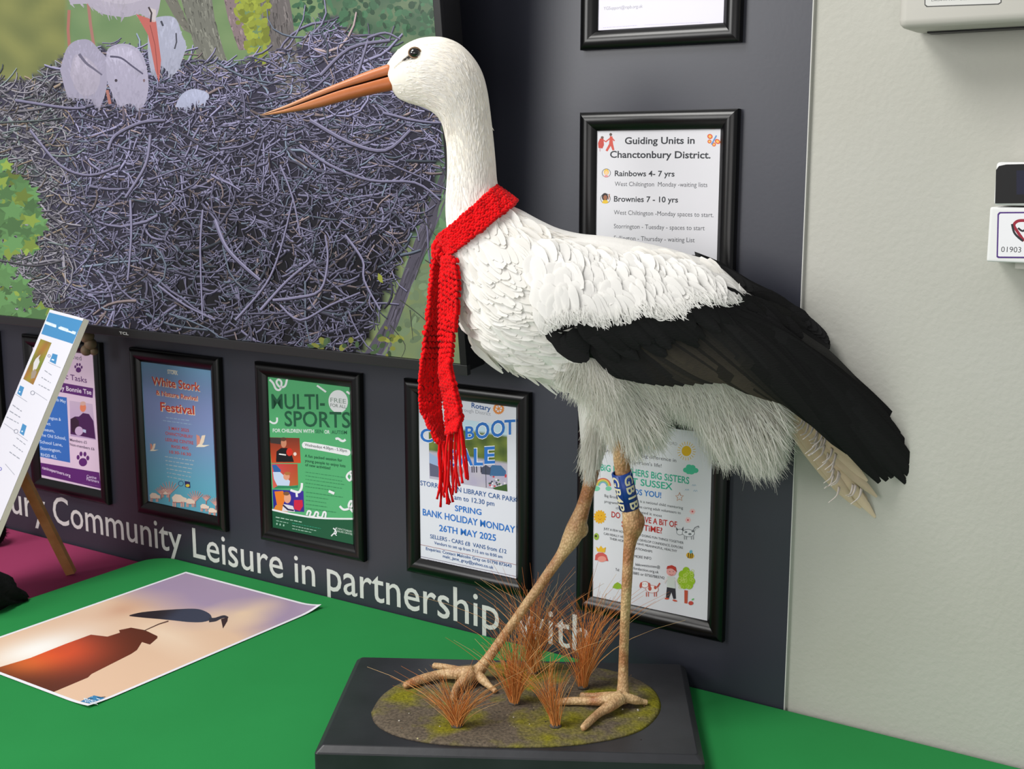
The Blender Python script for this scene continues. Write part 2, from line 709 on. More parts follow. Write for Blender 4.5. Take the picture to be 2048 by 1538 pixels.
walltext('Chanctonbury', (-190, 978), (93, 1042), 52)
walltext('Community', (108, 1047), (365, 1106), 55)
walltext('Leisure', (387, 1110), (567, 1154), 59)
walltext('in', (590, 1160), (631, 1170), 57)
walltext('partnership', (655, 1178), (999, 1262), 64)
walltext('with', (1031, 1271), (1179, 1305), 70)
tag(wlo, 'white lettering on dark wall reading Community Leisure in partnership with', 'lettering')

# ------------------------------------------------------------------ picture frames
PWD, PHT, MW = 0.192, 0.279, 0.0262


def moulding(parent):
    prof = [(0.0, 0.001), (0.0, 0.009), (0.002, 0.0115), (0.006, 0.0135), (0.011, 0.0142), (0.016, 0.0132), (0.0205, 0.0105), (0.0235, 0.0075), (0.0262, 0.0062), (0.0262, 0.001)]
    b = MB()
    W2, H2 = PWD / 2 + MW, PHT / 2 + MW
    cs = [(-1, -1), (1, -1), (1, 1), (-1, 1)]
    for i in range(4):
        c0, c1 = cs[i], cs[(i + 1) % 4]
        vs = []
        for (w, d) in prof:
            vs.append((c0[0] * (W2 - w), -d, c0[1] * (H2 - w)))
        for (w, d) in prof:
            vs.append((c1[0] * (W2 - w), -d, c1[1] * (H2 - w)))
        n = len(prof)
        b.add(vs, [(k, k + 1, n + k + 1, n + k) for k in range(n - 1)])
    o = b.build('frame_moulding', M_black, parent, smooth=True)
    return o


def frame(u, z, label, tilt=0.0):
    r = empty('picture_frame', WP(u, z, 0.0), (0, tilt, -AW))
    tag(r, label, 'picture frame', 'black framed notices on the dark wall')
    moulding(r)

    def m(px, py):
        q = WU(px, py, 0.0045)
        return (q[0] - u, q[1] - z)
    fl = Flat(m)
    return r, fl


def sheet(fl, col):
    w, h = PWD / 2 + 0.002, PHT / 2 + 0.002
    fl.mb.add([(-w, 0, -h), (w, 0, -h), (w, 0, h), (-w, 0, h)], [(0, 1, 2, 3)], L(col))
    fl.mb.add([(-w, 0.0015, -h), (w, 0.0015, -h), (w, 0.0015, h), (-w, 0.0015, h)], [(3, 2, 1, 0)], L((120, 120, 120)))
    fl.clip = (-w, w, -h, h)


def done(fl, r):
    o = fl.build('poster', M_print, r)
    o.location = (0, -0.0045, 0)
    return o


def paw(f, c, k, col):
    f.ell((c[0], c[1] + 3.2 * k), 3.6 * k, 3.6 * k, col)
    for dx, dy in ((-4.2, -1.0), (-1.7, -4.0), (1.7, -3.8), (4.2, -0.4)):
        f.ell((c[0] + dx * k, c[1] + dy * k), 1.35 * k, 2.1 * k, col, 14)


def squig(f, pts, w, col):
    f.stroke(catmull(pts, 5), w, col)


# far left frame, only its right side in view
r, f = frame(-1.4185, 0.246, 'black frame cut by the left picture edge behind the easel sign')
sheet(f, (205, 205, 205))
done(f, r)

# f1 dog charity talk
r, f = frame(-1.0885, 0.2465, 'black frame with lilac poster and paw prints behind the easel sign')
sheet(f, (222, 200, 222))
PUR = (92, 40, 112)
f.text('ned', (147, 718), (163, 721), 9, (80, 70, 95))
paw(f, (157, 735), 1.5, PUR)
f.text('ic Tasks', (128, 757), (174, 766), 11, PUR, 0.01)
f.poly([(100, 761), (186.5, 776.5), (185.5, 796), (98, 780)], PUR)
f.text('by Bonnie Tse', (119, 779), (183, 789.5), 9, (230, 220, 235), 0.015)
f.poly([(70, 786), (133.5, 795), (140.5, 925.5), (78, 913)], (52, 110, 190))
W_ = (200, 220, 245)
for s, a, c in (('28th May', (106, 801), (132, 806)), ('Storrington &', (84, 836), (122, 842)), ('District', (78, 847), (101, 851)), ('Museum,', (79, 860), (109, 865)),
                ('The Old School,', (80, 872), (132, 880)), ('School Lane,', (80, 886), (125, 893)), ('Storrington,', (81, 899), (122, 905)), ('RH20 4LL', (82, 912), (114, 917))):
    f.text(s, a, c, 6, W_, 0.012)
f.grid([(139, 801), (185, 808), (192, 880), (141, 872)], 8, 8, lambda u, v: (200 - 20 * v, 180 - 25 * v, 205 - 10 * v))
f.fan([(141, 868), (141, 838), (150, 833), (158, 833), (166, 826), (178, 828), (187, 842), (191, 878)], (70, 32, 82))
f.ell((166, 815), 6.2, 9, (222, 130, 96))
f.ell((166, 807), 5.8, 4.2, (210, 170, 160))
f.fan([(141, 838), (150, 834), (158, 842), (158, 868), (144, 864)], (52, 30, 52))
f.ell((158, 862), 8, 9, (196, 170, 205))
f.poly([(166, 858), (172, 860), (172, 866), (166, 864)], (180, 190, 220))
f.text('Members £5', (140, 882), (174, 888), 5.5, (70, 55, 85), 0.012)
f.text('Non-members £6', (140, 891), (189, 901), 5.5, (70, 55, 85), 0.012)
paw(f, (166, 917), 2.3, PUR)
f.poly([(75, 924), (198.6, 945), (202, 977.5), (75, 948)], PUR)
f.text('caninepartners.org', (84.5, 937.5), (141, 954), 6, (225, 210, 235), 0.012)
f.text('Canine', (173.5, 955), (193, 958.5), 5.5, (215, 200, 230), 0.01)
f.text('Partners', (173.5, 960.5), (198, 966), 5.5, (215, 200, 230), 0.01)
f.bars((165, 966), (197, 972), 1.6, (130, 80, 150))
done(f, r)

# f2 festival poster
r, f = frame(-0.7565, 0.2450, 'black frame with blue poster and orange red festival title')
sheet(f, (112, 150, 186))
f.grid([(283, 723), (421, 739), (436, 1034), (299, 1004)], 8, 14, lambda u, v: (106 + 16 * math.sin(v * 5), 150 - 12 * math.sin(v * 5), 184))
RD, CRM = (186, 62, 48), (236, 214, 184)


def shad(s, a, c, h, bold):
    f.text(s, (a[0] + 1.2, a[1] + 1.2), (c[0] + 1.2, c[1] + 1.2), h, CRM, bold + 0.012)
    f.text(s, a, c, h, RD, bold)


f.text('STORK', (335, 747), (356, 750), 8, (226, 222, 205), 0.03)
f.bars((338, 740), (352, 742), 3, (226, 222, 205))
shad('White Stork', (304, 769), (400, 782), 16, 0.02)
shad('& Nature Revival', (312, 789), (395, 801.5), 9, 0.016)
shad('Festival', (321, 821), (389, 829), 17, 0.02)
for a, c in (((332, 835), (378, 841)), ((326, 841), (384, 849))):
    f.bars(a, c, 2.6, (150, 178, 205))
for s, a, c in (('3 MAY 2025', (337, 859), (378, 864)), ('CHANCTONBURY', (331, 869), (386, 877)), ('LEISURE CENTRE', (331, 881.5), (387, 889)),
                ('RH20 4BG', (343, 895.5), (377, 900)), ('10:30-16:30', (339, 906.5), (382, 912))):
    f.text(s, a, c, 6, RD, 0.012)
for k in range(6):
    f.bars((330 + k, 913 + 8 * k), (390 - 2 * k, 922 + 8 * k), 2.8, (168, 182, 190), k)
f.ring((362, 967), 5, 0.9, (45, 60, 110))
f.poly([(369.5, 962), (380, 964), (381, 976), (370.5, 974)], (45, 45, 90))
f.ell((375.5, 971), 4, 3, (210, 190, 70))
for cx, cy, k in ((402, 886, 1.0), (306, 897, 0.62)):
    f.fan([(cx - 9 * k, cy - 17 * k), (cx - 3 * k, cy - 14 * k), (cx + 2 * k, cy + 2 * k), (cx - 8 * k, cy + 6 * k)], (206, 140, 124))
    f.fan([(cx + 2 * k, cy - 15 * k), (cx + 9 * k, cy - 16 * k), (cx + 6 * k, cy - 2 * k), (cx + 2 * k, cy + 4 * k), (cx - 3 * k, cy + 2 * k)], (228, 210, 188))
    f.fan([(cx - 10 * k, cy + 8 * k), (cx - 4 * k, cy + 2 * k), (cx + 6 * k, cy + 4 * k), (cx + 18 * k, cy + 4 * k), (cx + 6 * k, cy + 8 * k)], (230, 220, 200))


def beast(cx, cy, k, flip=1):
    f.fan([(cx - 9 * k * flip, cy - 3 * k), (cx - 4 * k * flip, cy - 8 * k), (cx + 4 * k * flip, cy - 7 * k), (cx + 10 * k * flip, cy - 2 * k), (cx + 9 * k * flip, cy + 4 * k), (cx - 7 * k * flip, cy + 4 * k)], (226, 206, 190))
    f.fan([(cx + 7 * k * flip, cy - 4 * k), (cx + 13 * k * flip, cy - 2 * k), (cx + 13 * k * flip, cy + 4 * k), (cx + 8 * k * flip, cy + 4 * k)], (226, 206, 190))
    for dx in (-7, -4, 5, 8):
        f.stroke([(cx + dx * k, cy + 3 * k), (cx + dx * k, cy + 11 * k)], 1.8 * k, (214, 176, 166))
        f.stroke([(cx + (dx + 1.1) * k, cy + 3 * k), (cx + (dx + 1.1) * k, cy + 11 * k)], 0.6 * k, (176, 92, 84))
    f.stroke([(cx - 8 * k, cy + 4 * k), (cx + 7 * k, cy + 4.6 * k)], 0.7 * k, (176, 92, 84))


for cx, cy, k in ((308, 993, 0.95), (356, 999, 1.35), (380, 1004, 0.9), (330, 985, 0.9), (408, 1014, 0.8), (424, 1022, 0.8)):
    beast(cx, cy, k)
for cx, cy, hh in ((339, 1003, 42), (391, 1014, 34), (323, 998, 26), (432, 1020, 26), (413, 1008, 20)):
    f.stroke([(cx, cy), (cx, cy - hh * 0.6)], 1.6, (186, 110, 98))
    for k in range(7):
        a = -PI / 2 + (k - 3) * 0.27
        f.stroke([(cx, cy - hh * 0.35), (cx + math.cos(a) * hh * 0.62, cy - hh * 0.35 + math.sin(a) * hh * 0.62)], 2.4, (206, 170, 165), w2=1.0)
        f.stroke([(cx, cy - hh * 0.35), (cx + math.cos(a) * hh * 0.6, cy - hh * 0.35 + math.sin(a) * hh * 0.6)], 0.6, (184, 104, 92))
done(f, r)

# f3 multi-sports poster
r, f = frame(-0.4220, 0.2465, 'black frame with green children sports poster left of the scarf')
sheet(f, (82, 168, 112))
WH = (226, 228, 232)
GD = (30, 88, 62)
squig(f, [(539, 759), (546, 766), (552, 778), (560, 779), (563, 765), (557, 759), (553, 765), (560, 774), (570, 772), (574, 758)], 4, WH)
squig(f, [(634, 771), (652, 784)], 3.6, WH)
squig(f, [(693, 783), (700, 788)], 4, WH)
squig(f, [(539, 842), (545, 846), (551, 846), (554, 842), (554, 835)], 3.6, WH)
f.ell((676.4, 803), 19.5, 23, WH, rot=-0.1)
f.text('FREE', (661, 804), (692, 807.5), 9, (120, 140, 130), 0.0)
f.text('FOR ALL', (661, 813), (692.5, 817), 6.5, (70, 90, 84), 0.0)
f.text('MULTI-', (543.4, 817), (650, 818.5), 29, GD, 0.015)
f.text('SPORTS', (569.5, 852), (701, 855.5), 30, GD, 0.015)
f.text('FOR CHILDREN WITH', (545.7, 864.3), (628, 866), 7, WH, 0.014)
f.text('SEN', (630.7, 866), (645.5, 866.5), 7, GD, 0.014)
f.text('OR', (649, 867), (659.5, 867.5), 7, WH, 0.014)
f.text('AUTISM', (663, 867.6), (694, 868.4), 7, GD, 0.014)
squig(f, [(671, 878), (676, 877), (682, 881), (687, 882), (691, 879)], 4.5, WH)
f.grid([(538.6, 874.6), (599, 876), (601.6, 926), (542.8, 926)], 6, 6, lambda u, v: (120 + 80 * v, 52 + 20 * v, 36))
f.poly([(539, 875), (570, 876), (570, 890), (541, 886)], (58, 50, 48))
f.fan([(552, 924), (553, 903), (562, 896), (574, 896), (582, 903), (588, 924)], (22, 22, 26))
f.ell((567.5, 886), 5.6, 9.5, (196, 132, 104))
f.ell((567, 878.5), 5.6, 4, (90, 60, 45))
f.ell((579, 904), 6.2, 8, (206, 44, 32))
f.ell((590, 908), 3.2, 3.6, (230, 210, 200))
f.stroke([(558, 908), (572, 910)], 2.4, (228, 226, 226))
f.grid([(543, 927.5), (595, 928), (596.5, 970), (546, 976)], 6, 6, lambda u, v: (205 - 30 * u, 66 + 30 * v, 44 + 40 * (1 - u)))
f.fan([(544, 930), (552, 929), (562, 940), (560, 950), (548, 944)], (44, 96, 160))
f.fan([(546, 944), (560, 944), (580, 962), (578, 974), (556, 974), (548, 958)], (188, 206, 232))
f.ell((573, 953), 6.4, 7.2, (214, 150, 122))
f.ell((575, 947), 6, 3.4, (170, 110, 60))
f.poly([(556, 971), (590, 972), (596, 970), (596, 976), (547, 977)], (40, 128, 90))
f.grid([(545, 979), (607, 982), (608.6, 1024), (547, 1021)], 6, 6, lambda u, v: (40 + 20 * u, 42, 150 - 20 * v))
f.fan([(549, 983), (566, 982), (572, 996), (566, 1010), (554, 1010)], (222, 120, 40))
f.poly([(588, 1000), (605, 1000), (606, 1012), (600, 1022), (588, 1018)], (196, 36, 66))
f.fan([(546, 1021), (552, 1010), (566, 1010), (576, 1024)], (214, 130, 48))
f.fan([(564, 1022), (567, 1008), (578, 1010), (586, 1012), (590, 1024)], (214, 214, 222))
f.stroke([(566, 1010), (576, 1019), (588, 1021)], 3.4, (36, 36, 74))
f.ell((575, 996), 7, 10.5, (220, 160, 132))
f.ell((573, 987), 6.4, 4, (120, 84, 60))
squig(f, [(604, 966), (603, 976), (598, 984), (590, 983), (581, 980)], 4.6, WH)
squig(f, [(593, 984), (594, 994)], 4.2, WH)
pill = [(604 + 5 * math.cos(a) * 0 + x, y) for x, y, a in ()]
f.stroke(catmull([(610, 890), (640, 894.5), (695, 905)], 4), 13, WH)
f.ell((610, 890), 6, 6.5, WH)
f.ell((695, 905), 6, 6.5, WH)
f.text('Wednesdays 4.00pm - 5.30pm', (609.7, 892), (694, 904.5), 5.6, (44, 50, 56), 0.01)
f.bars((610, 896), (634, 899.5), 1.5, (110, 120, 120))
f.text('A fun packed session for', (609.7, 914), (684.6, 923.5), 5.6, (24, 74, 54), 0.012)
f.text('young people to enjoy lots', (609.7, 923.5), (691, 934.7), 5.6, (24, 74, 54), 0.012)
f.text('of new activities!', (610.5, 932), (661, 939), 5.6, (24, 74, 54), 0.012)
for k in range(5):
    f.bars((611, 944 + 7.2 * k), (690 - (22 if k == 4 else 6 * (k % 2)), 955 + 7.2 * k - (3 if k == 4 else 0)), 2.2, (54, 128, 86), k)
for k, e in enumerate((686, 657, 653, 655, 672)):
    f.bars((612, 984 + 8 * k), (e, 984 + 8 * k + (e - 612) * 0.14), 2.0, (54, 128, 86), k + 9)
squig(f, [(658, 982), (669, 987)], 5, WH)
squig(f, [(704, 942), (697, 947), (694, 954), (700, 961), (704, 952), (699, 946)], 4, WH)
squig(f, [(680, 1012), (688, 1019), (700, 1016), (706, 1006), (702, 1002), (698, 1012), (707, 1024)], 4.4, WH)
squig(f, [(614, 1030), (617, 1022), (622, 1024), (620, 1032), (628, 1032), (632, 1024), (637, 1026), (636, 1033), (644, 1034), (648, 1024), (652, 1026), (651, 1035)], 3.6, WH)
wave = catmull([(544, 1019), (580, 1027), (625, 1034.5), (665, 1037), (709, 1037.5)], 5)
f.poly([tuple(p) for p in wave] + [(712, 1092), (546, 1058)], (22, 84, 56))
f.stroke(wave, 3.4, WH)
f.bars((552, 1034), (604, 1044), 2.8, (176, 205, 190), 1)
f.bars((553, 1041), (577, 1046), 2.2, (160, 195, 178), 2)
f.bars((585, 1046), (642, 1057), 2.0, (40, 150, 120), 3)
f.bars((585, 1051), (634, 1061.5), 2.2, (170, 200, 186), 4)
f.bars((585, 1057), (623, 1064.5), 2.2, (170, 200, 186), 5)
for x, y in ((554.5, 1047.5), (561, 1049), (568, 1050.5)):
    f.ell((x, y), 1.5, 2.2, (150, 190, 170), 8)
squig(f, [(667, 1056), (671, 1060), (673, 1066), (668, 1067), (663, 1072)], 2.4, WH)
squig(f, [(673, 1055), (671, 1061), (669, 1066), (674, 1071)], 1.5, WH)
f.text('CHANCTONBURY', (673.5, 1058), (705, 1065), 3.6, (205, 220, 212), 0.0)
f.text('LEISURE CENTRE', (673.5, 1063), (705, 1070), 3.4, (205, 220, 212), 0.0)
done(f, r)

# f4 car boot sale poster
r, f = frame(-0.0843, 0.2478, 'black frame with car boot sale poster partly behind the red scarf')
sheet(f, (218, 219, 230))
BL = (42, 112, 196)
f.text('Rotary', (943, 815), (981.5, 822), 10, (36, 82, 146), 0.02)
f.text('Pulborough District', (902, 819), (981.5, 831.5), 7, (150, 150, 162), 0.0)
f.ring((997.3, 817.5), 8.6, 3.4, (222, 136, 58))
for k in range(20):
    a = 2 * PI * k / 20
    f.stroke([(997.3 + 9.6 * math.cos(a), 817.5 + 9.6 * math.sin(a)), (997.3 + 11.6 * math.cos(a), 817.5 + 11.6 * math.sin(a))], 1.7, (222, 136, 58))
for k in range(6):
    a = 2 * PI * k / 6 + 0.3
    f.stroke([(997.3, 817.5), (997.3 + 7.4 * math.cos(a), 817.5 + 7.4 * math.sin(a))], 1.6, (222, 136, 58))
f.ell((997.3, 817.5), 2.6, 2.6, (222, 136, 58))


def carpic(u, v):
    n = math.sin(u * 21 + v * 9) * math.sin(u * 9 - v * 17) * 0.5 + 0.5
    if v < 0.16:
        return (196, 222, 238)
    if v < 0.58:
        return (70 + 55 * n, 88 + 50 * n, 40 + 20 * n)
    return (186 - 14 * n, 180 - 14 * n, 192)


f.grid([(857, 829), (1014, 851), (1015, 983), (859, 957)], 22, 22, carpic)
f.poly([(859, 905), (882, 920), (884, 936), (859, 926)], (150, 172, 210))
f.poly([(859, 926), (880, 934), (880, 955), (860, 952)], (96, 96, 122))
f.fan([(976, 938), (985, 930), (1002, 931), (1012, 942), (1012, 952), (980, 952)], (62, 104, 148))
f.fan([(962, 936), (972, 930), (982, 936), (980, 950), (963, 948)], (70, 74, 96))
f.fan([(893, 934), (905, 928), (924, 934), (928, 944), (922, 954), (893, 950)], (170, 112, 116))
for k in range(26):
    rr = random.Random(k)
    x, y = rr.uniform(975, 1013), rr.uniform(950, 974)
    f.ell((x, y), 2.2, 1.8, rr.choice([(196, 60, 70), (230, 225, 230), (60, 60, 80), (150, 150, 170), (70, 100, 60)]), 7)
f.poly([(985, 976), (1014, 968), (1015, 983), (990, 979)], (62, 90, 46))
f.stroke([(971, 925), (972.5, 975)], 1.1, (60, 64, 72))
for x in (944, 948, 953, 962):
    f.stroke([(x, 931), (x + 0.5, 945)], 2.0, (54, 50, 66))


def puffy(s, a, c, h, bold):
    f.text(s, a, c, h, (238, 240, 246), bold + 0.03)
    f.text(s, a, c, h, BL, bold)


puffy('C', (841, 883), (866, 884), 26, 0.022)
puffy('A', (868, 884), (888, 883), 25, 0.022)
puffy('R', (890, 883), (908, 881), 25, 0.022)
puffy('B', (931, 878), (949, 877), 25, 0.022)
puffy('O', (951, 877), (979, 875), 31, 0.022)
puffy('O', (982, 874), (1010, 871), 32, 0.022)
puffy('T', (1009, 869), (1031, 868), 29, 0.022)
puffy('S', (900, 931), (915, 932), 31, 0.022)
puffy('A', (918, 931), (946, 930), 32, 0.022)
puffy('L', (948, 930), (966, 930), 33, 0.022)
puffy('E', (969, 927), (990, 926), 33, 0.022)
TB = (44, 88, 150)
f.text('STORRINGTON LIBRARY CAR PARK', (841, 970), (1035, 1005), 9.5, TB, 0.006)
f.text('am to 12.30 pm', (908.7, 998.6), (988.7, 1012), 9.5, TB, 0.006)
f.text('SPRING', (910, 1021.5), (963, 1030), 11.5, BL, 0.016)
f.text('BANK HOLIDAY MONDAY', (845.7, 1030), (1030.5, 1066), 13, BL, 0.016)
f.text('26TH MAY 2025', (878.6, 1061.5), (992, 1082), 12.5, BL, 0.016)
f.text('SELLERS - CARS £8  VANS from £12', (860.6, 1076), (1013, 1107), 8, TB, 0.006)
f.text('Vendors to set up from 7:15 am to 8:00 am', (868.6, 1088), (1005, 1116.5), 6, TB, 0.006)
f.stroke([(841, 1089), (1033.5, 1129.5)], 0.7, (150, 70, 70))
f.text('Enquiries: Contact Malcolm Gray on 01798 873643', (852, 1099.5), (1023, 1134.8), 6, TB, 0.008)
f.text('malc_jane_gray@yahoo.co.uk', (885.8, 1114.4), (987, 1138), 6, TB, 0.008)
f.stroke([(841, 1112.6), (1033.5, 1153)], 0.7, (80, 60, 90))
f.bars((855, 1119), (1022, 1155), 2, (60, 60, 70), 3)
done(f, r)

# f5 volunteering poster
r, f = frame(0.2463, 0.2459, 'black frame with childlike crayon drawings poster behind the stork legs')
sheet(f, (220, 222, 228))
TL_, GY = (56, 176, 146), (78, 80, 86)
f.text('ORD', (1339, 889), (1354, 891), 6, (140, 140, 145))
f.poly([(1288, 884), (1303, 886), (1303, 898), (1288, 896)], (92, 140, 196))
f.poly([(1305, 888), (1312, 889), (1312, 899), (1305, 898)], (222, 160, 96))
f.ell((1373, 902), 9.8, 10.4, (222, 178, 34))
for k in range(20):
    a = 2 * PI * k / 20 + 0.1
    f.stroke([(1373 + 12.5 * math.cos(a), 902 + 12.5 * math.sin(a)), (1373 + 18.5 * math.cos(a), 902 + 19 * math.sin(a))], 1.2, (222, 184, 60))
for dx, dy, rr in ((-9, 1, 6), (-3, -5, 6), (4, -4, 6), (10, 2, 6), (2, 4, 7), (-4, 5, 5)):
    f.ell((1381 + dx, 939 + dy), rr, rr * 0.85, (74, 190, 152))
f.text('You could make a Big difference in', (1203, 902.5), (1352.5, 924.5), 7, GY, 0.0)
f.text("little person's life!", (1246, 924), (1323, 935), 7, GY, 0.0)
f.text('BiG BROTHERS BiG SiSTERS', (1201, 940.5), (1378.5, 968), 13, TL_, 0.018)
f.text('WEST SUSSEX', (1226, 963), (1345, 980), 13, TL_, 0.018)
f.text('NEEDS YOU!', (1243, 985), (1322.5, 996), 11, (58, 124, 200), 0.024)
for rr, cc in ((15, (206, 110, 90)), (12.5, (232, 190, 90)), (10, (150, 190, 110)), (7.5, (120, 170, 200))):
    f.ring((1206, 972), rr, 2.5, cc, 16, PI * 1.02, PI * 2)
f.ell((1193, 977), 7, 5, (120, 200, 165))
f.ell((1217, 977), 6, 4.5, (120, 200, 165))
st = [(1359 + (8.5 if k % 2 == 0 else 3.8) * math.sin(PI * k / 5), 994 - (9 if k % 2 == 0 else 4) * math.cos(PI * k / 5)) for k in range(10)]
f.stroke(st + [st[0], st[1]], 1.2, (196, 128, 74))
for cx, cy in ((1374, 980), (1388, 971), (1391, 982)):
    squig(f, [(cx - 4, cy + 1), (cx - 2, cy - 2), (cx, cy + 1), (cx + 2, cy - 2), (cx + 4, cy + 1)], 0.8, (150, 180, 205))
for cx, cy in ((1385, 1023), (1376, 1040)):
    for k in range(6):
        a = k * PI / 3
        f.ell((cx + 3.6 * math.cos(a), cy + 3.6 * math.sin(a)), 2.4, 2.4, (238, 196, 196), 10)
    f.ell((cx, cy), 1.8, 1.8, (204, 70, 80), 10)
f.text('Big Brothers Big Sisters is a national child mentoring', (1209, 993.5), (1366, 1018.5), 5.4, GY, 0.0)
f.text('programme which matches caring adult volunteers to', (1209, 1005), (1361.5, 1028.5), 5.4, GY, 0.0)
f.text('children who need it most', (1232, 1018), (1324, 1034.5), 5.4, GY, 0.0)
f.ell((1200, 1033.6), 10.5, 11.5, (232, 176, 40))
for k in range(14):
    a = 2 * PI * k / 14
    f.ell((1200 + 11 * math.cos(a), 1033.6 + 12 * math.sin(a)), 1.9, 1.9, (232, 176, 40), 8)
for dx in (-3, 3):
    f.ell((1200 + dx, 1031), 0.8, 0.9, (150, 80, 30), 8)
squig(f, [(1197, 1037), (1200, 1039), (1203, 1037)], 0.8, (190, 90, 40))
RR = (188, 48, 44)
f.text('DO YOU HAVE A BiT OF', (1223, 1034), (1354, 1055), 11.5, RR, 0.016)
f.text('SPARE TiME?', (1243, 1053), (1324.5, 1067), 11.5, RR, 0.016)
f.text('JUST A FEW HOURS A MONTH DOING FUN THINGS TOGETHER', (1207.6, 1059), (1367, 1088), 4.6, GY, 0.0)
f.text('CAN REALLY HELP THEM TO DEVELOP CONFIDENCE, EXPLORE', (1207.6, 1069), (1366, 1098), 4.6, GY, 0.0)
f.text('THEIR HOBBIES AND HAVE MEANINGFUL, HEALTHY', (1219.4, 1079), (1354, 1104.5), 4.6, GY, 0.0)
f.text('RELATIONSHIPS', (1262, 1097), (1304.6, 1105.5), 4.6, GY, 0.0)
f.text('MORE INFO', (1269, 1115), (1302.5, 1119.5), 5.6, GY, 0.0)
f.text('bbbswestsussex@', (1271, 1131), (1320, 1136.6), 5.4, GY, 0.0)
f.text('fordaction.org.uk', (1267, 1138.5), (1317.5, 1147), 5.4, GY, 0.0)
f.text('Tel:', (1231, 1141), (1239, 1142.5), 5.4, GY, 0.0)
f.text('3885 or 07507883742', (1265, 1148), (1329, 1158.6), 5.4, GY, 0.0)
# cat
f.ell((1360, 1064), 7, 6, (70, 74, 80))
f.ell((1360, 1064), 6.2, 5.2, (226, 228, 234))
f.poly([(1353, 1061), (1352, 1054), (1357, 1059)], (90, 94, 100))
f.poly([(1363, 1059), (1367, 1053), (1367, 1061)], (90, 94, 100))
f.ell((1377, 1066), 12.5, 7.6, (80, 84, 90), rot=0.08)
f.ell((1377, 1066), 11.6, 6.8, (226, 228, 234), rot=0.08)
for q in ((1372, 1064, 3, 2), (1380, 1068, 3.5, 2.2), (1385, 1063, 2, 1.6)):
    f.ell(q[:2], q[2], q[3], (120, 124, 130), 10)
for x in (1369, 1373, 1383, 1387):
    f.stroke([(x, 1072), (x, 1079)], 1.8, (150, 152, 158))
f.stroke([(1387, 1062), (1391, 1056), (1398, 1053)], 4, (90, 94, 100))
f.stroke([(1388, 1061), (1392, 1056), (1397, 1054)], 2.4, (200, 202, 208))
# bee
f.ell((1380.5, 1111), 8, 6, (222, 176, 50), rot=0.3)
for dx in (-3, 1, 4.5):
    f.stroke([(1380.5 + dx, 1106), (1379.5 + dx, 1116)], 1.8, (60, 48, 30))
f.ell((1382, 1103.5), 3, 3.6, (110, 180, 205), rot=0.4)
# crowned child
f.fan([(1190, 1120), (1191, 1110), (1197, 1105), (1206, 1105), (1213, 1110), (1217, 1122)], (206, 92, 88))
f.ell((1204, 1118), 8.5, 6, (228, 150, 138))
f.poly([(1195, 1103), (1192, 1093), (1198, 1097), (1202, 1091), (1206, 1097), (1212, 1094), (1210, 1105)], (230, 184, 50))
f.ell((1193, 1073), 5, 7, (150, 180, 70))
f.ell((1192, 1072), 2.4, 2.4, (60, 60, 40))
f.fan([(1225, 1175), (1229, 1168), (1235, 1164), (1242, 1168), (1246, 1177), (1234, 1178)], (140, 184, 50))
# dog
f.ell((1304, 1178), 13.5, 8, (184, 80, 66), rot=0.12)
f.ell((1304, 1178), 12.6, 7.2, (228, 226, 228), rot=0.12)
f.ell((1300, 1177), 3.5, 4.5, (190, 88, 74))
f.ell((1311, 1175), 3, 3.5, (190, 88, 74))
f.ell((1290, 1169), 8, 7, (184, 80, 66))
f.ell((1290, 1169), 6.8, 6, (232, 230, 230))
f.ell((1282, 1170), 2.6, 6, (190, 88, 74), rot=0.2)
f.ell((1299, 1171), 2.6, 6, (190, 88, 74), rot=-0.2)
for dx in (-2.5, 2):
    f.ell((1290 + dx, 1168), 0.7, 0.8, (60, 50, 50), 8)
for x in (1293, 1297, 1309, 1313):
    f.stroke([(x, 1184), (x, 1193)], 1.8, (196, 100, 86))
f.stroke([(1315, 1174), (1320, 1166)], 3, (184, 80, 66))
# boy
f.poly([(1334, 1174), (1351, 1177), (1352, 1197), (1347, 1198), (1343, 1184), (1338, 1196), (1332, 1195)], (52, 52, 60))
f.poly([(1335, 1152), (1350, 1154), (1351, 1177), (1334, 1174)], (204, 212, 206))
f.stroke([(1335, 1156), (1329, 1166)], 3, (222, 214, 214))
f.stroke([(1350, 1158), (1356, 1168)], 3, (222, 214, 214))
f.ell((1343, 1143), 9.8, 9, (226, 162, 158))
f.fan([(1333, 1138), (1335, 1132), (1344, 1130), (1352, 1134), (1354, 1144), (1348, 1138), (1338, 1136)], (188, 62, 52))
for dx in (-3, 4):
    f.ell((1343 + dx, 1143), 0.8, 1, (70, 50, 60), 8)
squig(f, [(1339, 1148), (1343, 1150), (1347, 1149)], 0.8, (150, 50, 50))
f.ell((1334, 1197), 4.5, 1.8, (200, 84, 64))
f.ell((1350, 1201), 5, 1.8, (200, 84, 64), rot=0.25)
# tree
f.poly([(1369, 1180), (1376, 1181), (1375, 1207), (1369, 1206)], (190, 84, 62))
for dx, dy, rr in ((0, -16, 7), (-7, -8, 8), (8, -7, 8), (-9, 4, 8.5), (10, 5, 8), (-4, 12, 8.5), (6, 13, 8), (0, 2, 10)):
    f.ell((1372.5 + dx, 1157 + dy), rr, rr * 1.05, (150, 190, 40))
for k in range(26):
    rr = random.Random(k + 50)
    x, y = 1372 + rr.uniform(-14, 14), 1158 + rr.uniform(-18, 18)
    f.ring((x, y), 3, 0.7, (196, 214, 110), 8)
f.ell((1382, 1206), 5, 4, (196, 76, 66))
f.ell((1386, 1198.5), 2.8, 1.5, (110, 190, 110), rot=-0.6)
done(f, r)

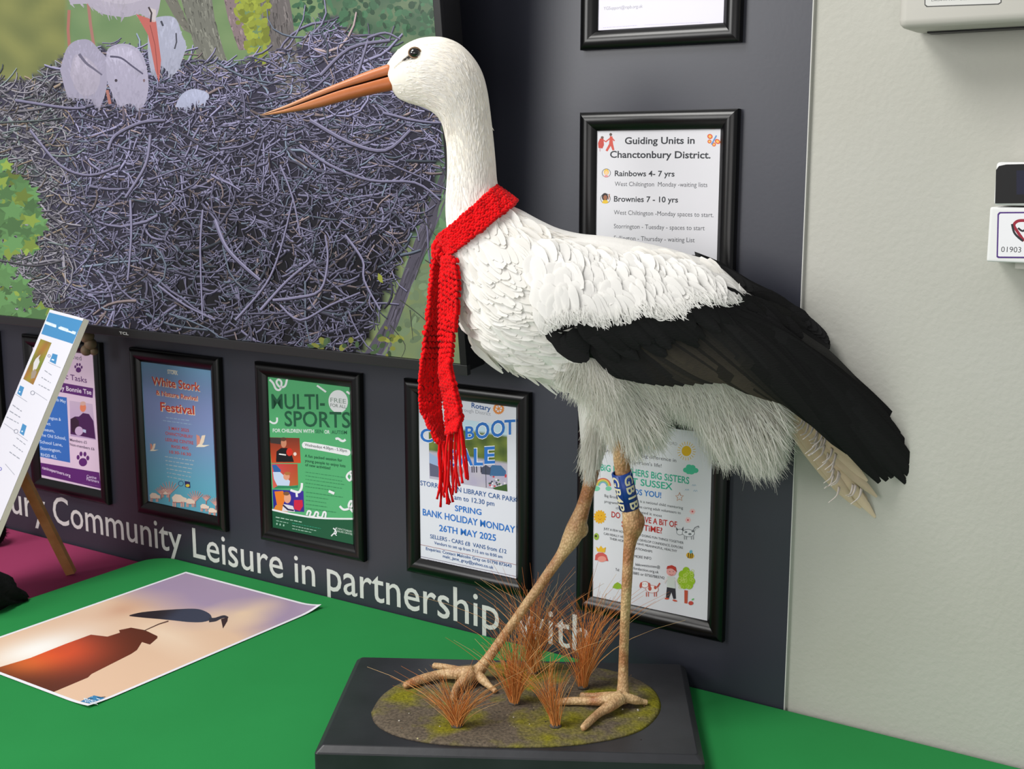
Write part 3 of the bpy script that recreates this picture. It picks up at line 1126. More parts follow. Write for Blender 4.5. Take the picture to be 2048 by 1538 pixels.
# guiding units notice
r, f = frame(0.2450, 0.6678, 'black frame with white Guiding Units notice above the stork back')
sheet(f, (216, 216, 221))
DG = (54, 56, 62)
f.text('Guiding Units in', (1249.6, 288), (1389.3, 287.3), 13.5, DG, 0.022)
f.text('Chanctonbury District.', (1220, 315.3), (1421, 316.8), 13.5, DG, 0.022)
f.text('Rainbows 4- 7 yrs', (1229.5, 352), (1349, 353), 11, DG, 0.02)
f.text('West Chiltington  Monday -waiting lists', (1229.5, 372), (1414.6, 374), 9, (74, 76, 82), 0.0)
f.text('Brownies 7 - 10 yrs', (1227.8, 403), (1356, 405), 11, DG, 0.02)
f.text('West Chiltington -Monday spaces to start.', (1227.8, 429), (1427, 434.3), 9, (74, 76, 82), 0.0)
f.text('Storrington - Tuesday - spaces to start', (1227.8, 456.5), (1409.3, 460.7), 9, (74, 76, 82), 0.0)
f.text('Sullington - Thursday - waiting List', (1227.8, 480), (1389.3, 484.6), 9, (74, 76, 82), 0.0)
RW = (204, 84, 70)
f.fan([(1220, 272), (1225, 273), (1226, 287), (1229, 300), (1225, 301), (1222, 291), (1215, 303), (1211, 301), (1218, 288)], RW)
f.stroke([(1221, 276), (1211, 284)], 2.6, RW)
f.stroke([(1224, 276), (1229, 282)], 2.4, RW)
f.ell((1221.5, 269), 2.8, 3, (90, 76, 70))
f.fan([(1200, 277), (1207, 277), (1208, 290), (1205, 297), (1197, 296), (1196, 286)], (190, 70, 60))
f.stroke([(1206, 280), (1211, 283)], 2.2, RW)
f.ell((1204.5, 275), 3, 2.6, (110, 84, 76))
f.stroke([(1200, 296), (1200, 303)], 2, (190, 160, 170))
for dx, dy, rx, ry, ro in ((-7, -7, 5.5, 5, 0.5), (8, 3, 6, 4.6, 0.6), (-8, 3, 4, 4, 0), (1, 9, 4, 4, 0)):
    f.ell((1427 + dx, 280 + dy), rx, ry, (214, 92, 58), rot=ro)
    f.ell((1427 + dx, 280 + dy), rx * 0.55, ry * 0.55, (232, 186, 92), rot=ro)
f.stroke([(1433, 271), (1423, 289)], 2.8, (92, 140, 196))
f.ring((1212.7, 346), 8.3, 1.0, (80, 76, 76))
f.ell((1212.7, 344), 5, 6, (230, 190, 90))
f.ell((1212.7, 346), 3.2, 4, (236, 196, 150))
f.poly([(1207, 353), (1211, 350), (1214, 350), (1218, 353), (1213, 354.5)], (222, 150, 150))
f.ring((1211, 397), 9.6, 1.0, (80, 76, 76))
f.ell((1210, 394), 6.2, 8, (44, 34, 36))
f.ell((1210.5, 395), 3.8, 4.8, (150, 96, 66))
f.fan([(1204, 406), (1207, 400), (1214, 400), (1217, 405), (1211, 407.5)], (222, 184, 50))
f.stroke([(1217, 399), (1219, 388)], 2, (170, 110, 80))
done(f, r)

# top notice
r, f = frame(0.2450, 1.0860, 'black frame with white notice cut by the top picture edge', 0.004)
sheet(f, (218, 216, 229))
f.text('YGSupport@rspb.org.uk', (1207.8, 20.6), (1285.7, 15.6), 6.5, (140, 138, 150), 0.0)
f.bars((1207, 56), (1275, 51), 1.4, (170, 160, 200), 1)
f.bars((1290, 50), (1408, 44), 1.4, (190, 184, 210), 2)
done(f, r)


# ------------------------------------------------------------------ television
TVO, TT = 0.10, math.radians(6.47)
u_, z_ = WU(921.6, 728, TVO)
TV0 = np.array(WP(u_, z_, TVO))                     # lower right corner of the lit picture
tv_n = NV * math.cos(TT) - np.array([0, 0, 1]) * math.sin(TT)
tv_z = np.array([0, 0, 1]) * math.cos(TT) + NV * math.sin(TT)


def TVL(px, py):
    q = AP(px, py, TV0, tv_n) - TV0
    return (float(np.dot(q, UV)), float(np.dot(q, tv_z)))


tv = empty('television', TV0, (TT, 0, -AW))
tag(tv, 'large wall television showing white storks on a twig nest', 'television')
TW, TH = 1.44, 0.81
b = MB()
b.box((-TW - 0.006, 0.004, -0.012), (0.011, 0.05, TH + 0.012), bev=0.004)
b.box((-TW + 0.2, 0.05, 0.12), (-0.2, 0.075, TH - 0.2), bev=0.006)
b.build('casing', M_tvblack, tv, smooth=False)
b = MB()
b.box((-TW - 0.008, -0.003, -0.0165), (0.013, 0.006, -0.0005), bev=0.001)
bz = b.build('bottom_bezel', M_bezel, tv, smooth=False)
b = MB()
b.box((0.0005, -0.003, -0.0005), (0.013, 0.006, TH + 0.01), bev=0.001)
b.box((-TW - 0.008, -0.003, -0.0005), (-TW, 0.006, TH + 0.01), bev=0.001)
b.box((-TW, -0.003, TH), (0.0005, 0.006, TH + 0.01), bev=0.001)
b.build('side_bezel', M_tvblack, tv, smooth=False)
fl = Flat(lambda x, y: TVL(x, y), eps=1e-4)
fl.text('TCL', (242, 667.3), (260, 669.5), 5, (190, 190, 190), 0.02)
lg = fl.mb.build('maker_lettering', M_print, bz, smooth=False)
lg.location = (0, -0.0032, 0)
b = MB()
b.box((-0.95, 0.05, 0.25), (-0.5, TVO - 0.001, 0.55), bev=0.004)
b.build('wall_bracket', M_tvblack, tv, smooth=False)

S = Flat(TVL, eps=6e-6)
S.clip = (-TW, 0, 0, TH)


def vn(x, y):
    """smooth pseudo noise 0..1"""
    return 0.5 + 0.25 * (math.sin(x * 0.031 + 1.7 * math.sin(y * 0.017)) + math.sin(y * 0.041 + 1.3 * math.sin(x * 0.023 + 2)))


def nest_right(y):
    """right border of the nest heap in the picture"""
    pts = [(0, 640), (60, 700), (110, 800), (200, 880), (290, 890), (400, 870), (500, 815), (600, 775), (690, 735), (760, 700)]
    for (a, xa), (c, xc) in zip(pts, pts[1:]):
        if y <= c:
            return xa + (xc - xa) * (y - a) / (c - a)
    return 700


def nest_top(x):
    pts = [(-50, 150), (60, 150), (120, 110), (200, 85), (300, 96), (420, 125), (520, 105), (590, 85), (660, 22), (760, 60), (900, 140)]
    for (a, ya), (c, yc) in zip(pts, pts[1:]):
        if x <= c:
            return ya + (yc - ya) * (x - a) / (c - a)
    return 140


def base(u, v):
    x, y = -1240 + u * 2210, -460 + v * 1230
    n = vn(x * 2.3, y * 2.1)
    if x > nest_right(y) - 4:
        if y < 90:
            c = (70 + 40 * n, 100 + 30 * n, 76 + 20 * n)
        elif y < 480:
            c = (92 + 20 * n, 122 + 14 * n, 96)
        else:
            c = (104 + 26 * n, 124 + 16 * n, 96 - 6 * n)
        return c
    if y < nest_top(x) + 10:
        if x < 130:
            return (118 + 24 * n, 124 + 20 * n, 76 + 10 * n)
        return (112 + 16 * n, 140 + 12 * n, 96 + 10 * n)
    k = min(1, max(0, (y - 120) / 420)) * min(1, max(0, (x - 60) / 320))
    dk = 0.72 - 0.44 * k - 0.15 * n * k
    if -60 < x < 80 and y > 330:
        g = min(1, (80 - x) / 50)
        return (92 * dk * (1 - g) + 84 * g, 88 * dk * (1 - g) + 112 * g, 112 * dk * (1 - g) + 76 * g)
    return (92 * dk, 88 * dk, 112 * dk)


S.grid([(-1240, -460), (970, -460), (970, 770), (-1240, 770)], 170, 104, base, layer=1)
R_ = random.Random(5)
# leaves, trunks behind
for k in range(260):
    x, y = R_.uniform(560, 900), R_.uniform(-20, 70)
    g = R_.uniform(0.7, 1.25)
    S.ell((x, y), R_.uniform(4, 11), R_.uniform(3, 8), (64 * g, 104 * g, 74 * g), 8, R_.uniform(0, 3), layer=2 + k % 20)
for k in range(120):
    x, y = R_.uniform(800, 900), R_.uniform(330, 760)
    if x < nest_right(y) + 6:
        continue
    g = R_.uniform(0.85, 1.15)
    S.ell((x, y), R_.uniform(5, 18), R_.uniform(3, 9), (110 * g, 128 * g, 96 * g) if y > 520 else (96 * g, 130 * g, 92 * g), 8, R_.uniform(0, 3), layer=2 + k % 20)


def bark(poly_l, poly_r, col, n, seed):
    rr = random.Random(seed)
    S.poly(list(poly_l) + list(reversed(poly_r)), col, layer=26)
    for k in range(n):
        t = rr.random()
        s_ = rr.random()
        a = plerp(poly_l, t) * (1 - s_) + plerp(poly_r, t) * s_
        t2 = min(1, t + rr.uniform(0.03, 0.1))
        c = plerp(poly_l, t2) * (1 - s_) + plerp(poly_r, t2) * s_
        g = rr.uniform(0.62, 1.3)
        S.stroke([a, (a + c) / 2 + np.array([rr.uniform(-2, 2), 0]), c], rr.uniform(1.5, 4), tuple(min(255, q * g) for q in col), layer=27 + k % 12, w2=0.8)


bark([(312, -30), (345, 30), (365, 60)], [(340, -30), (362, 20), (385, 70)], (120, 118, 108), 40, 1)
bark([(352, -30), (372, 40), (392, 110), (410, 175)], [(418, -30), (428, 40), (445, 100), (462, 150)], (122, 122, 112), 230, 2)
bark([(515, -30), (522, 40), (532, 90), (548, 170), (560, 200)], [(572, -30), (584, 40), (590, 90), (604, 150), (612, 190)], (112, 106, 104), 230, 3)
bark([(440, -30), (455, 40), (476, 100)], [(470, -30), (484, 40), (496, 100)], (140, 122, 124), 70, 4)
for (xa, xb, ya, yb, n) in ((470, 535, -20, 130, 120), (575, 620, -10, 60, 40)):
    for k in range(n):
        x, y = R_.uniform(xa, xb), R_.uniform(ya, yb)
        if x - 470 > 75 - (y * 0.05) or (x < 490 and y > 70):
            continue
        g = R_.uniform(0.8, 1.12)
        S.ell((x, y), R_.uniform(4, 12), R_.uniform(3, 9), (150 * g, 160 * g, 62 * g), 7, R_.uniform(0, 3), layer=40 + k % 15)


# twigs of the nest
def twig(x, y, ln, ang, w, col, layer, bend):
    P = [np.array([x, y])]
    a = ang
    m_ = 5 if ln > 40 else 3
    for i in range(m_):
        a += bend + R_.uniform(-0.2, 0.2)
        P.append(P[-1] + np.array([math.cos(a), math.sin(a)]) * ln / m_)
    P = [tuple(p) for p in P]
    S.stroke([(p[0] + 0.8, p[1] + w * 0.55) for p in P], w * 1.1, (col[0] * 0.28, col[1] * 0.28, col[2] * 0.34), layer=layer, w2=w * 0.8)
    S.stroke(P, w, col, layer=layer + 1, w2=w * 0.6)
    S.stroke([(p[0] - 0.2, p[1] - w * 0.22) for p in P], w * 0.35, tuple(min(255, c * 1.22) for c in col), layer=layer + 2, w2=w * 0.2)


NTW = 14500
for k in range(NTW):
    x = R_.uniform(-30, 900) if k % 4 else R_.uniform(-1150, -20)
    y = R_.uniform(40, 745)
    if y < nest_top(x) or x > nest_right(y) - 8:
        continue
    kx = min(1, max(0, (y - 130) / 420)) * min(1, max(0, (x - 40) / 300))
    if R_.random() < 0.42 * kx:
        continue
    big = R_.random()
    ln = R_.uniform(10, 44) if big < 0.92 else R_.uniform(50, 150)
    w = R_.uniform(1.2, 3.2) if big < 0.92 else R_.uniform(2.2, 4.8)
    ang = R_.uniform(-0.5, 0.6) if R_.random() < 0.55 - 0.3 * kx else R_.uniform(0, PI)
    g = (1.0 - 0.28 * kx) * R_.uniform(0.55, 1.14)
    tint = R_.random()
    if tint < 0.75:
        col = (146 * g, 142 * g, 172 * g)
    elif tint < 0.9:
        col = (128 * g, 140 * g, 158 * g)
    else:
        col = (164 * g, 146 * g, 146 * g)
    if x < 130:
        col = (col[0] * 0.98, col[1] * 0.98, col[2] * 0.86)
    lay = 60 + int(k / NTW * 240) * 3 // 3
    if x + math.cos(ang) * ln > nest_right(y) + 10:
        ln *= 0.5
    twig(x, y, ln, ang, w, col, lay, R_.gauss(0, 0.24))
LT = 306
# main branches
bark([(905, 210), (896, 320), (840, 450), (800, 560), (770, 640), (730, 730)], [(925, 215), (916, 330), (868, 460), (822, 570), (794, 650), (765, 735)], (84, 80, 92), 160, 8)
for pts, w in (([(430, 440), (450, 490), (480, 525), (520, 560)], 8), ([(600, 290), (660, 330), (740, 360), (830, 365), (880, 400)], 5), ([(620, 240), (700, 285), (770, 300), (820, 260)], 7),
               ([(560, 330), (585, 395), (600, 470)], 4), ([(520, 620), (575, 560), (625, 520)], 5), ([(545, 600), (590, 595), (640, 580), (655, 520), (650, 470)], 5),
               ([(60, 260), (120, 330), (180, 350), (240, 330)], 5), ([(215, 300), (230, 270), (280, 245), (330, 240)], 6), ([(300, 270), (290, 330), (250, 395)], 6),
               ([(470, 640), (530, 570), (560, 500), (585, 400)], 4), ([(30, 200), (130, 215), (170, 215)], 5), ([(690, 470), (725, 520), (728, 560), (760, 620)], 5),
               ([(560, 610), (600, 640), (660, 610), (720, 585)], 4), ([(315, 570), (370, 610), (430, 640)], 4), ([(640, 150), (700, 95), (780, 80)], 6), ([(700, 190), (720, 130), (735, 80)], 6),
               ([(735, 75), (770, 65), (800, 78)], 4), ([(405, 420), (400, 500), (405, 640)], 4), ([(260, 400), (262, 470), (255, 560)], 5)):
    P = catmull(pts, 4)
    S.stroke([(p[0] + 1, p[1] + w * 0.5) for p in P], w, (34, 32, 44), layer=LT, w2=w * 0.7)
    S.stroke(P, w, (120, 116, 142), layer=LT + 1, w2=w * 0.7)
    S.stroke([(p[0], p[1] - w * 0.25) for p in P], w * 0.35, (158, 154, 182), layer=LT + 2, w2=w * 0.2)
# thin bare twigs right of the nest
for pts in ([(830, 560), (855, 500), (890, 470)], [(840, 430), (870, 470), (900, 490)], [(800, 600), (850, 640), (890, 690)], [(780, 650), (810, 690), (800, 720)], [(880, 330), (900, 380), (890, 440)], [(850, 520), (880, 540), (900, 560)], [(820, 620), (826, 680)]):
    S.stroke(catmull(pts, 4), 2.2, (62, 66, 58), layer=LT + 3, w2=1.0)


# storks in the picture
def bird(pts, col, layer):
    P = [tuple(p) for p in catmull(list(pts) + [pts[0]], 4)[:-1]]
    cx = sum(p[0] for p in P) / len(P)
    cy = sum(p[1] for p in P) / len(P)
    hh = max(p[1] for p in P) - min(p[1] for p in P)
    rb = random.Random(int(cx * 3 + cy))
    S.fan(P, tuple(c * 0.94 for c in col), layer=layer)
    for k in range(int(hh * 1.6)):
        p = rb.choice(P)
        s_ = rb.random() ** 0.6
        q = (cx + (p[0] - cx) * s_, cy + (p[1] - cy) * s_)
        g = 1.06 - 0.22 * (q[1] - cy + hh / 2) / hh + rb.uniform(-0.05, 0.05)
        a = PI / 2 + (q[0] - cx) * 0.012 + rb.gauss(0, 0.25)
        ln = rb.uniform(7, 18)
        S.stroke([q, (q[0] + math.cos(a) * ln * 0.5, q[1] + math.sin(a) * ln * 0.5), (q[0] + math.cos(a) * ln, q[1] + math.sin(a) * ln)], rb.uniform(2.5, 6), tuple(min(255, c * g) for c in col), layer=layer, w2=0.6)


LB = LT + 5

S.stroke([(138, 20), (136, 60), (140, 110)], 6, (176, 116, 104), layer=LB)
S.stroke([(176, 5), (181, 50), (188, 95)], 6, (172, 122, 112), layer=LB)
bird([(130, -40), (140, 6), (170, 4), (200, 26), (250, 34), (280, 28), (310, 38), (322, -10), (318, -40)], (192, 184, 200), LB + 1)
bird([(150, -40), (190, -4), (250, 8), (300, -10), (310, -40)], (206, 198, 212), LB + 2)
bird([(296, 60), (300, 40), (330, 32), (352, 38), (364, 70), (372, 92), (360, 130), (345, 150), (320, 130), (305, 150), (296, 110)], (186, 188, 208), LB + 1)
S.stroke([(322, 42), (326, 52)], 4, (70, 72, 84), layer=LB + 3)
S.stroke([(352, 66), (353, 84), (349, 98)], 3, (80, 80, 92), layer=LB + 3)
S.poly([(272, 28), (312, 42), (322, 120), (318, 165), (310, 140), (296, 70)], (196, 108, 100), layer=LB + 4)
S.poly([(296, 14), (312, 20), (311, 44), (304, 44)], (206, 196, 196), layer=LB + 4)
S.stroke([(297, 14), (303, 26), (301, 44)], 3.4, (62, 52, 58), layer=LB + 5)
S.stroke([(300, 50), (310, 90), (316, 150)], 1.2, (132, 66, 64), layer=LB + 5)
bird([(120, 140), (132, 100), (150, 82), (178, 80), (200, 102), (214, 120), (214, 165), (208, 196), (196, 214), (186, 200), (150, 196), (134, 190)], (178, 172, 194), LB + 2)
bird([(140, 150), (150, 110), (180, 120), (200, 150), (190, 185), (160, 188)], (190, 182, 200), LB + 3)
S.stroke(catmull([(158, 108), (172, 126), (188, 138), (204, 150)], 4), 6, (112, 108, 128), layer=LB + 4, w2=3)
bird([(212, 118), (216, 98), (236, 88), (262, 90), (284, 108), (294, 140), (297, 175), (290, 206), (278, 216), (262, 206), (240, 212), (226, 190), (214, 160)], (188, 182, 204), LB + 5)
bird([(218, 116), (222, 100), (250, 92), (276, 108), (288, 140), (270, 136), (245, 116)], (200, 194, 216), LB + 6)
S.stroke(catmull([(220, 113), (242, 116), (264, 132), (286, 148)], 4), 4, (92, 88, 110), layer=LB + 7, w2=3)
S.ell((232, 161), 3, 3.2, (70, 62, 72), 8, layer=LB + 7)
S.ell((288, 161), 2.4, 3.4, (130, 110, 116), 8, layer=LB + 7)
for x in (246, 278):
    S.stroke([(x, 205), (x + 1, 240)], 4, (110, 98, 108), layer=LB + 4)
S.stroke([(214, 180), (220, 208)], 6, (178, 120, 110), layer=LB + 2)
bird([(350, 214), (362, 190), (384, 178), (408, 182), (418, 190), (414, 200), (395, 200), (372, 214)], (190, 194, 220), LB + 2)
# maple leaves at the left side and lower spots
for k in range(170):
    x = R_.uniform(-20, 82)
    y = R_.uniform(330, 560) if k < 110 else R_.uniform(540, 640)
    if x > 70 * math.sin((y - 320) / 230 * PI) + 18 and y < 560:
        continue
    if y > 540 and x > 40 + (y - 540) * 0.5:
        continue
    g = R_.uniform(0.75, 1.15)
    a = R_.uniform(0, 2 * PI)
    rr = R_.uniform(12, 30)
    pts = [(x + rr * (1 if q % 2 == 0 else 0.5) * math.cos(a + q * PI / 5), y + rr * 0.8 * (1 if q % 2 == 0 else 0.5) * math.sin(a + q * PI / 5)) for q in range(10)]
    S.fan(pts, (96 * g, 138 * g, 84 * g) if R_.random() < 0.75 else (136 * g, 158 * g, 70 * g), layer=LT + k % 12)
for k in range(34):
    x, y = R_.choice([(640, 690), (700, 690), (780, 670), (760, 705)])
    g = R_.uniform(0.8, 1.1)
    S.ell((x + R_.uniform(-26, 26), y + R_.uniform(-16, 14)), R_.uniform(4, 10), R_.uniform(3, 7), (136 * g, 140 * g, 62 * g) if R_.random() < 0.6 else (70 * g, 92 * g, 60 * g), 7, R_.uniform(0, 3), layer=LT + k % 12)
S.fan([(756, 546), (764, 552), (766, 566), (760, 564), (755, 558)], (150, 156, 62), layer=LT + 4)
scr = S.mb.build('screen', M_screen, tv, smooth=False)
scr.location = (0, 0.002, 0)

# pale lump and cable under the television
b = MB()
c0 = np.array(WP(*WU(174, 672, 0.05), 0.05))
for dx, dz, rr in ((0, 0, 0.014), (0.006, -0.016, 0.012), (-0.003, -0.028, 0.011), (0.012, -0.030, 0.008)):
    b.ball(c0 + np.array([dx, 0, dz]), (rr, rr * 1.1, rr), seg=12, rings=8)
b.tube([c0 + np.array([0, 0.02, 0.05]), c0 + np.array([0, 0.01, 0.02]), c0], 0.007)
o = b.build('cable_bundle', M_tan)
tag(o, 'small tan cable bundle hanging under the television behind the easel sign', 'cable')

# ------------------------------------------------------------------ wall boxes at the right
# upper grey-beige enclosure
u0, z0 = WU(1795, 57, 0.075)
o = empty('wall_enclosure', WP(u0, z0, 0.0), ROT)
tag(o, 'large beige grey wall enclosure cut by the top right picture corner', 'wall box')
b = MB()
b.box((0, -0.075, 0), (0.30, 0.004, 0.34), bev=0.010)
cs = b.build('casing', M_beige, o, smooth=True)
b = MB()
b.box((0.02, -0.02, -0.002), (0.28, 0.0, 0.004))  # black strip painting in the shadow line below the box
b.build('shadow_strip', M_tvblack, o, smooth=False)


def encm(px, py):
    q = WU(px, py, 0.0752)
    return (q[0] - u0, q[1] - z0)


b = MB()
f = Flat(encm)
f.poly([(1849, -60), (2004, -66), (2003, 5), (1997, 9), (1853, 14), (1849, 10)], (70, 70, 68))
f.poly([(1851, -60), (2002, -66), (2001, 4), (1996, 7), (1855, 12), (1851, 9)], (206, 206, 202))
f.text('DR04-A-1007', (1863, 2.8), (1915, 0.2), 4, (110, 110, 108), 0.01)
f.bars((1920, 0), (1942, -1), 2.5, (130, 130, 128), 4)
pl = f.build('rating_plate', M_print, o)
pl.location = (0, -0.0752, 0)

# alarm keypad
u0k, z0k = WU(1972, 530, 0.045)
o = empty('alarm_panel', WP(u0k, z0k, 0.0), ROT)
tag(o, 'white alarm keypad box with dark display and round logo sticker on the white wall', 'keypad')
zmid = WU(1972, 412, 0.045)[1] - z0k
ztop = WU(1980, 324, 0.045)[1] - z0k
b = MB()
b.box((0, -0.045, 0.004), (0.16, 0.004, zmid - 0.001), bev=0.003)
b.build('lower_cover', M_whiteplastic, o, smooth=False)
b = MB()
b.box((0.004, -0.047, zmid + 0.001), (0.16, 0.004, ztop), bev=0.005)
b.build('upper_housing', M_whiteplastic, o, smooth=False)
b = MB()
b.box((0.03, -0.03, -0.004), (0.14, 0.004, 0.006))
b.build('base_plate', M_beige, o, smooth=False)


def kpm(off):
    def m(px, py):
        q = WU(px, py, off)
        return (q[0] - u0k, q[1] - z0k)
    return m


f = Flat(kpm(0.0475))
f.fan([(1990, 407), (1992, 340), (1998, 332), (2012, 329), (2130, 326), (2130, 406)], (8, 8, 10))
f.poly([(2033, 341), (2130, 338), (2130, 388), (2033, 389)], (14, 16, 44))
dsp = f.build('display_window', M_glossblack, o)
dsp.location = (0, -0.0475, 0)
dsp.data.materials[0] = M_print
f = Flat(kpm(0.0455))
f.poly([(1993, 514), (1995, 428), (1999, 424), (2140, 423), (2140, 517), (1996, 516)], (74, 40, 120))
f.poly([(1996, 512), (1998, 430), (2001, 427), (2140, 426), (2140, 514), (1999, 513)], (232, 232, 236))
f.text('01903', (2002, 504), (2042, 505), 11, (60, 60, 66), 0.0)
squig(f, [(2052, 441), (2036, 442), (2028, 450), (2034, 462), (2048, 482)], 6, (150, 30, 52))
squig(f, [(2024, 448), (2028, 464), (2036, 474), (2046, 482)], 4.5, (40, 40, 46))
squig(f, [(2036, 456), (2046, 462), (2056, 452)], 4, (40, 40, 46))
st_ = f.build('sticker', M_print, o)
st_.location = (0, -0.0455, 0)

# ------------------------------------------------------------------ easel sign at the left
EH = np.array([0.627, -0.779, 0])                   # board's horizontal direction, to its right side
EH /= np.linalg.norm(EH)
EN = np.array([-0.779, -0.627, 0])                  # faces left and to the viewer
EN /= np.linalg.norm(EN)
ETR = AY(168, 637, 2.17)                            # top right front corner
best = None
for i in range(400):
    lam = math.radians(2 + i * 0.12)
    q = ETR - (np.array([0, 0, 1]) * math.cos(lam) - EN * math.sin(lam)) * 0.25
    X, Y, Z = q[0], q[1], q[2] - HC
    zc = Y * CP - Z * SP
    yc = Y * SP + Z * CP
    px_, py_ = 1024 + F * X / zc, 769 - F * yc / zc
    tx = 168 - (py_ - 637) * 168 / 408.0
    e = abs(px_ - tx)
    if best is None or e < best[0]:
        best = (e, lam)
LAM = best[1]
EUP = np.array([0, 0, 1]) * math.cos(LAM) - EN * math.sin(LAM)
ENB = np.cross(EUP, EH)
ENB = ENB / np.linalg.norm(ENB)
if np.dot(ENB, EN) < 0:
    ENB = -ENB
q = AP(100, 620, ETR, ENB)
EWID = float(np.dot(ETR - q, EH))
ELEN = 0.50
# board frame: x = EH (right), z = EUP, -y = ENB
MEB = Matrix(((EH[0], -ENB[0], EUP[0], ETR[0]), (EH[1], -ENB[1], EUP[1], ETR[1]), (EH[2], -ENB[2], EUP[2], ETR[2]), (0, 0, 0, 1)))
sg = empty('display_board')
sg.matrix_world = MEB
tag(sg, 'white foam sign board with blue banner leaning on a wooden easel', 'sign')
b = MB()
b.box((-EWID, 0.0, -ELEN), (0, 0.010, 0))
b.build('foam_core', M_foam, sg, smooth=False)


def ebm(px, py):
    q = AP(px, py, ETR, ENB) - ETR
    return (float(np.dot(q, EH)), float(np.dot(q, EUP)))


f = Flat(ebm, 6e-6)
f.clip = (-EWID, 0, -ELEN, 0)
f.mb.add([(-EWID, 0, -ELEN), (0, 0, -ELEN), (0, 0, 0), (-EWID, 0, 0)], [(0, 1, 2, 3)], L((216, 216, 225)))
BN = (66, 134, 184)
f.poly([(99, 625), (166, 642), (146, 688), (83, 668)], BN)
f.bars((91, 645), (152, 667), 12, (200, 216, 230), 2)
f.bars((92, 646), (151.5, 668), 7, (214, 230, 242), 5)
f.grid([(82, 678), (104, 686), (67, 770), (47, 758)], 6, 10, lambda u, v: (134 + 20 * math.sin(9 * v), 118 + 14 * math.sin(7 * u + 5 * v), 48))
f.fan([(82, 709), (78, 716), (80, 724), (74, 738), (66, 742), (68, 726), (72, 718)], (206, 204, 206))
f.fan([(70, 738), (74, 744), (70, 756), (62, 758), (64, 744)], (150, 136, 122))
for a, c, d in (((106, 707), (116, 710), (112, 729)), ((41, 771), (49, 775), (43, 793)), ((46, 847), (54, 852), (48, 872))):
    f.poly([a, c, d, (a[0] - 6, d[1] - 6)], BN)
    f.bars((a[0] - 2, d[1] - 10), (d[0] - 2, d[1] - 8), 5, (214, 230, 242), 3)
for a, c in (((97, 725), (122, 736)), ((31, 788), (55, 804)), ((71, 785), (95, 801)), ((36, 868), (56, 882)), ((9, 847), (30, 862)), ((11, 928), (30, 950))):
    f.stroke([a, c], 0.7, (120, 124, 140))
for k in range(3):
    f.bars((90 - k * 6, 741 + 14 * k), (104 - k * 2, 751 + 15 * k), 3.0, (138, 142, 154), k)
    f.bars((26 - k * 6, 810 + 12 * k), (44 - k * 3, 823 + 12 * k), 3.0, (138, 142, 154), k + 3)
    f.bars((34 - k * 7, 876 + 14 * k), (52 - k * 6, 890 + 14 * k), 3.0, (138, 142, 154), k + 6)
f.ring((99, 712), 2.6, 1, (120, 124, 150), 10)
f.ring((66, 786), 4, 1, (130, 134, 150), 10)
f.ring((33, 863), 4, 1, (130, 134, 150), 10)
f.ring((1, 938), 3, 1.4, (110, 110, 190), 10)
pr = f.build('printed_face', M_print, sg)
pr.location = (0, -0.0006, 0)

ZP = -0.025
es = empty('wooden_easel')
tag(es, 'small pale wooden easel standing on the pink cloth holding the sign board', 'easel')
foot = AZ(143, 1150, ZP)


def slat(p, q, w, t, side):
    """flat timber bar from p to q, width w along side"""
    p, q = np.array(p), np.array(q)
    d = (q - p) / np.linalg.norm(q - p)
    s_ = np.array(side) - d * np.dot(side, d)
    s_ /= np.linalg.norm(s_)
    n_ = np.cross(d, s_)
    vs = []
    for e in (p, q):
        for a, c in ((-1, -1), (1, -1), (1, 1), (-1, 1)):
            vs.append(e + s_ * a * w / 2 + n_ * c * t / 2)
    b = MB()
    b.add(vs, [(3, 2, 1, 0), (4, 5, 6, 7), (0, 1, 5, 4), (1, 2, 6, 5), (2, 3, 7, 6), (3, 0, 4, 7)])
    return b


top_pt = ETR - EUP * 0.10 - ENB * 0.016 - EH * (EWID * 0.5)
leg_dir = AP(47, 955, foot, np.array([EH[0], EH[1], 0])) - foot
lt = foot + leg_dir * 1.25
slat(foot + np.array([0, 0, 0.004]), lt, 0.018, 0.012, (1, 0, 0)).build('rear_leg', M_wood, es, smooth=False)
for off in (0.05, EWID - 0.05):
    hi = ETR - EUP * 0.20 - ENB * 0.0175 - EH * off
    k = (hi[2] - ZP) / EUP[2]
    lo = hi - EUP * (k - 0.012)
    slat(lo, hi, 0.018, 0.012, EH).build('front_leg', M_wood, es, smooth=False)
    last = lo
lo1 = ETR - EUP * (ELEN + 0.008) - EH * -0.01 - ENB * 0.012
lo2 = ETR - EUP * (ELEN + 0.008) - EH * (EWID + 0.01) - ENB * 0.012
slat(lo1 + ENB * 0.012, lo2 + ENB * 0.012, 0.03, 0.012, ENB).build('ledge', M_wood, es, smooth=False)
hi1 = ETR - EUP * 0.22 - ENB * 0.03 - EH * 0.09
hi2 = ETR - EUP * 0.22 - ENB * 0.03 - EH * (EWID - 0.04)
slat(hi1, hi2, 0.02, 0.012, EUP).build('crossbar', M_wood, es, smooth=False)

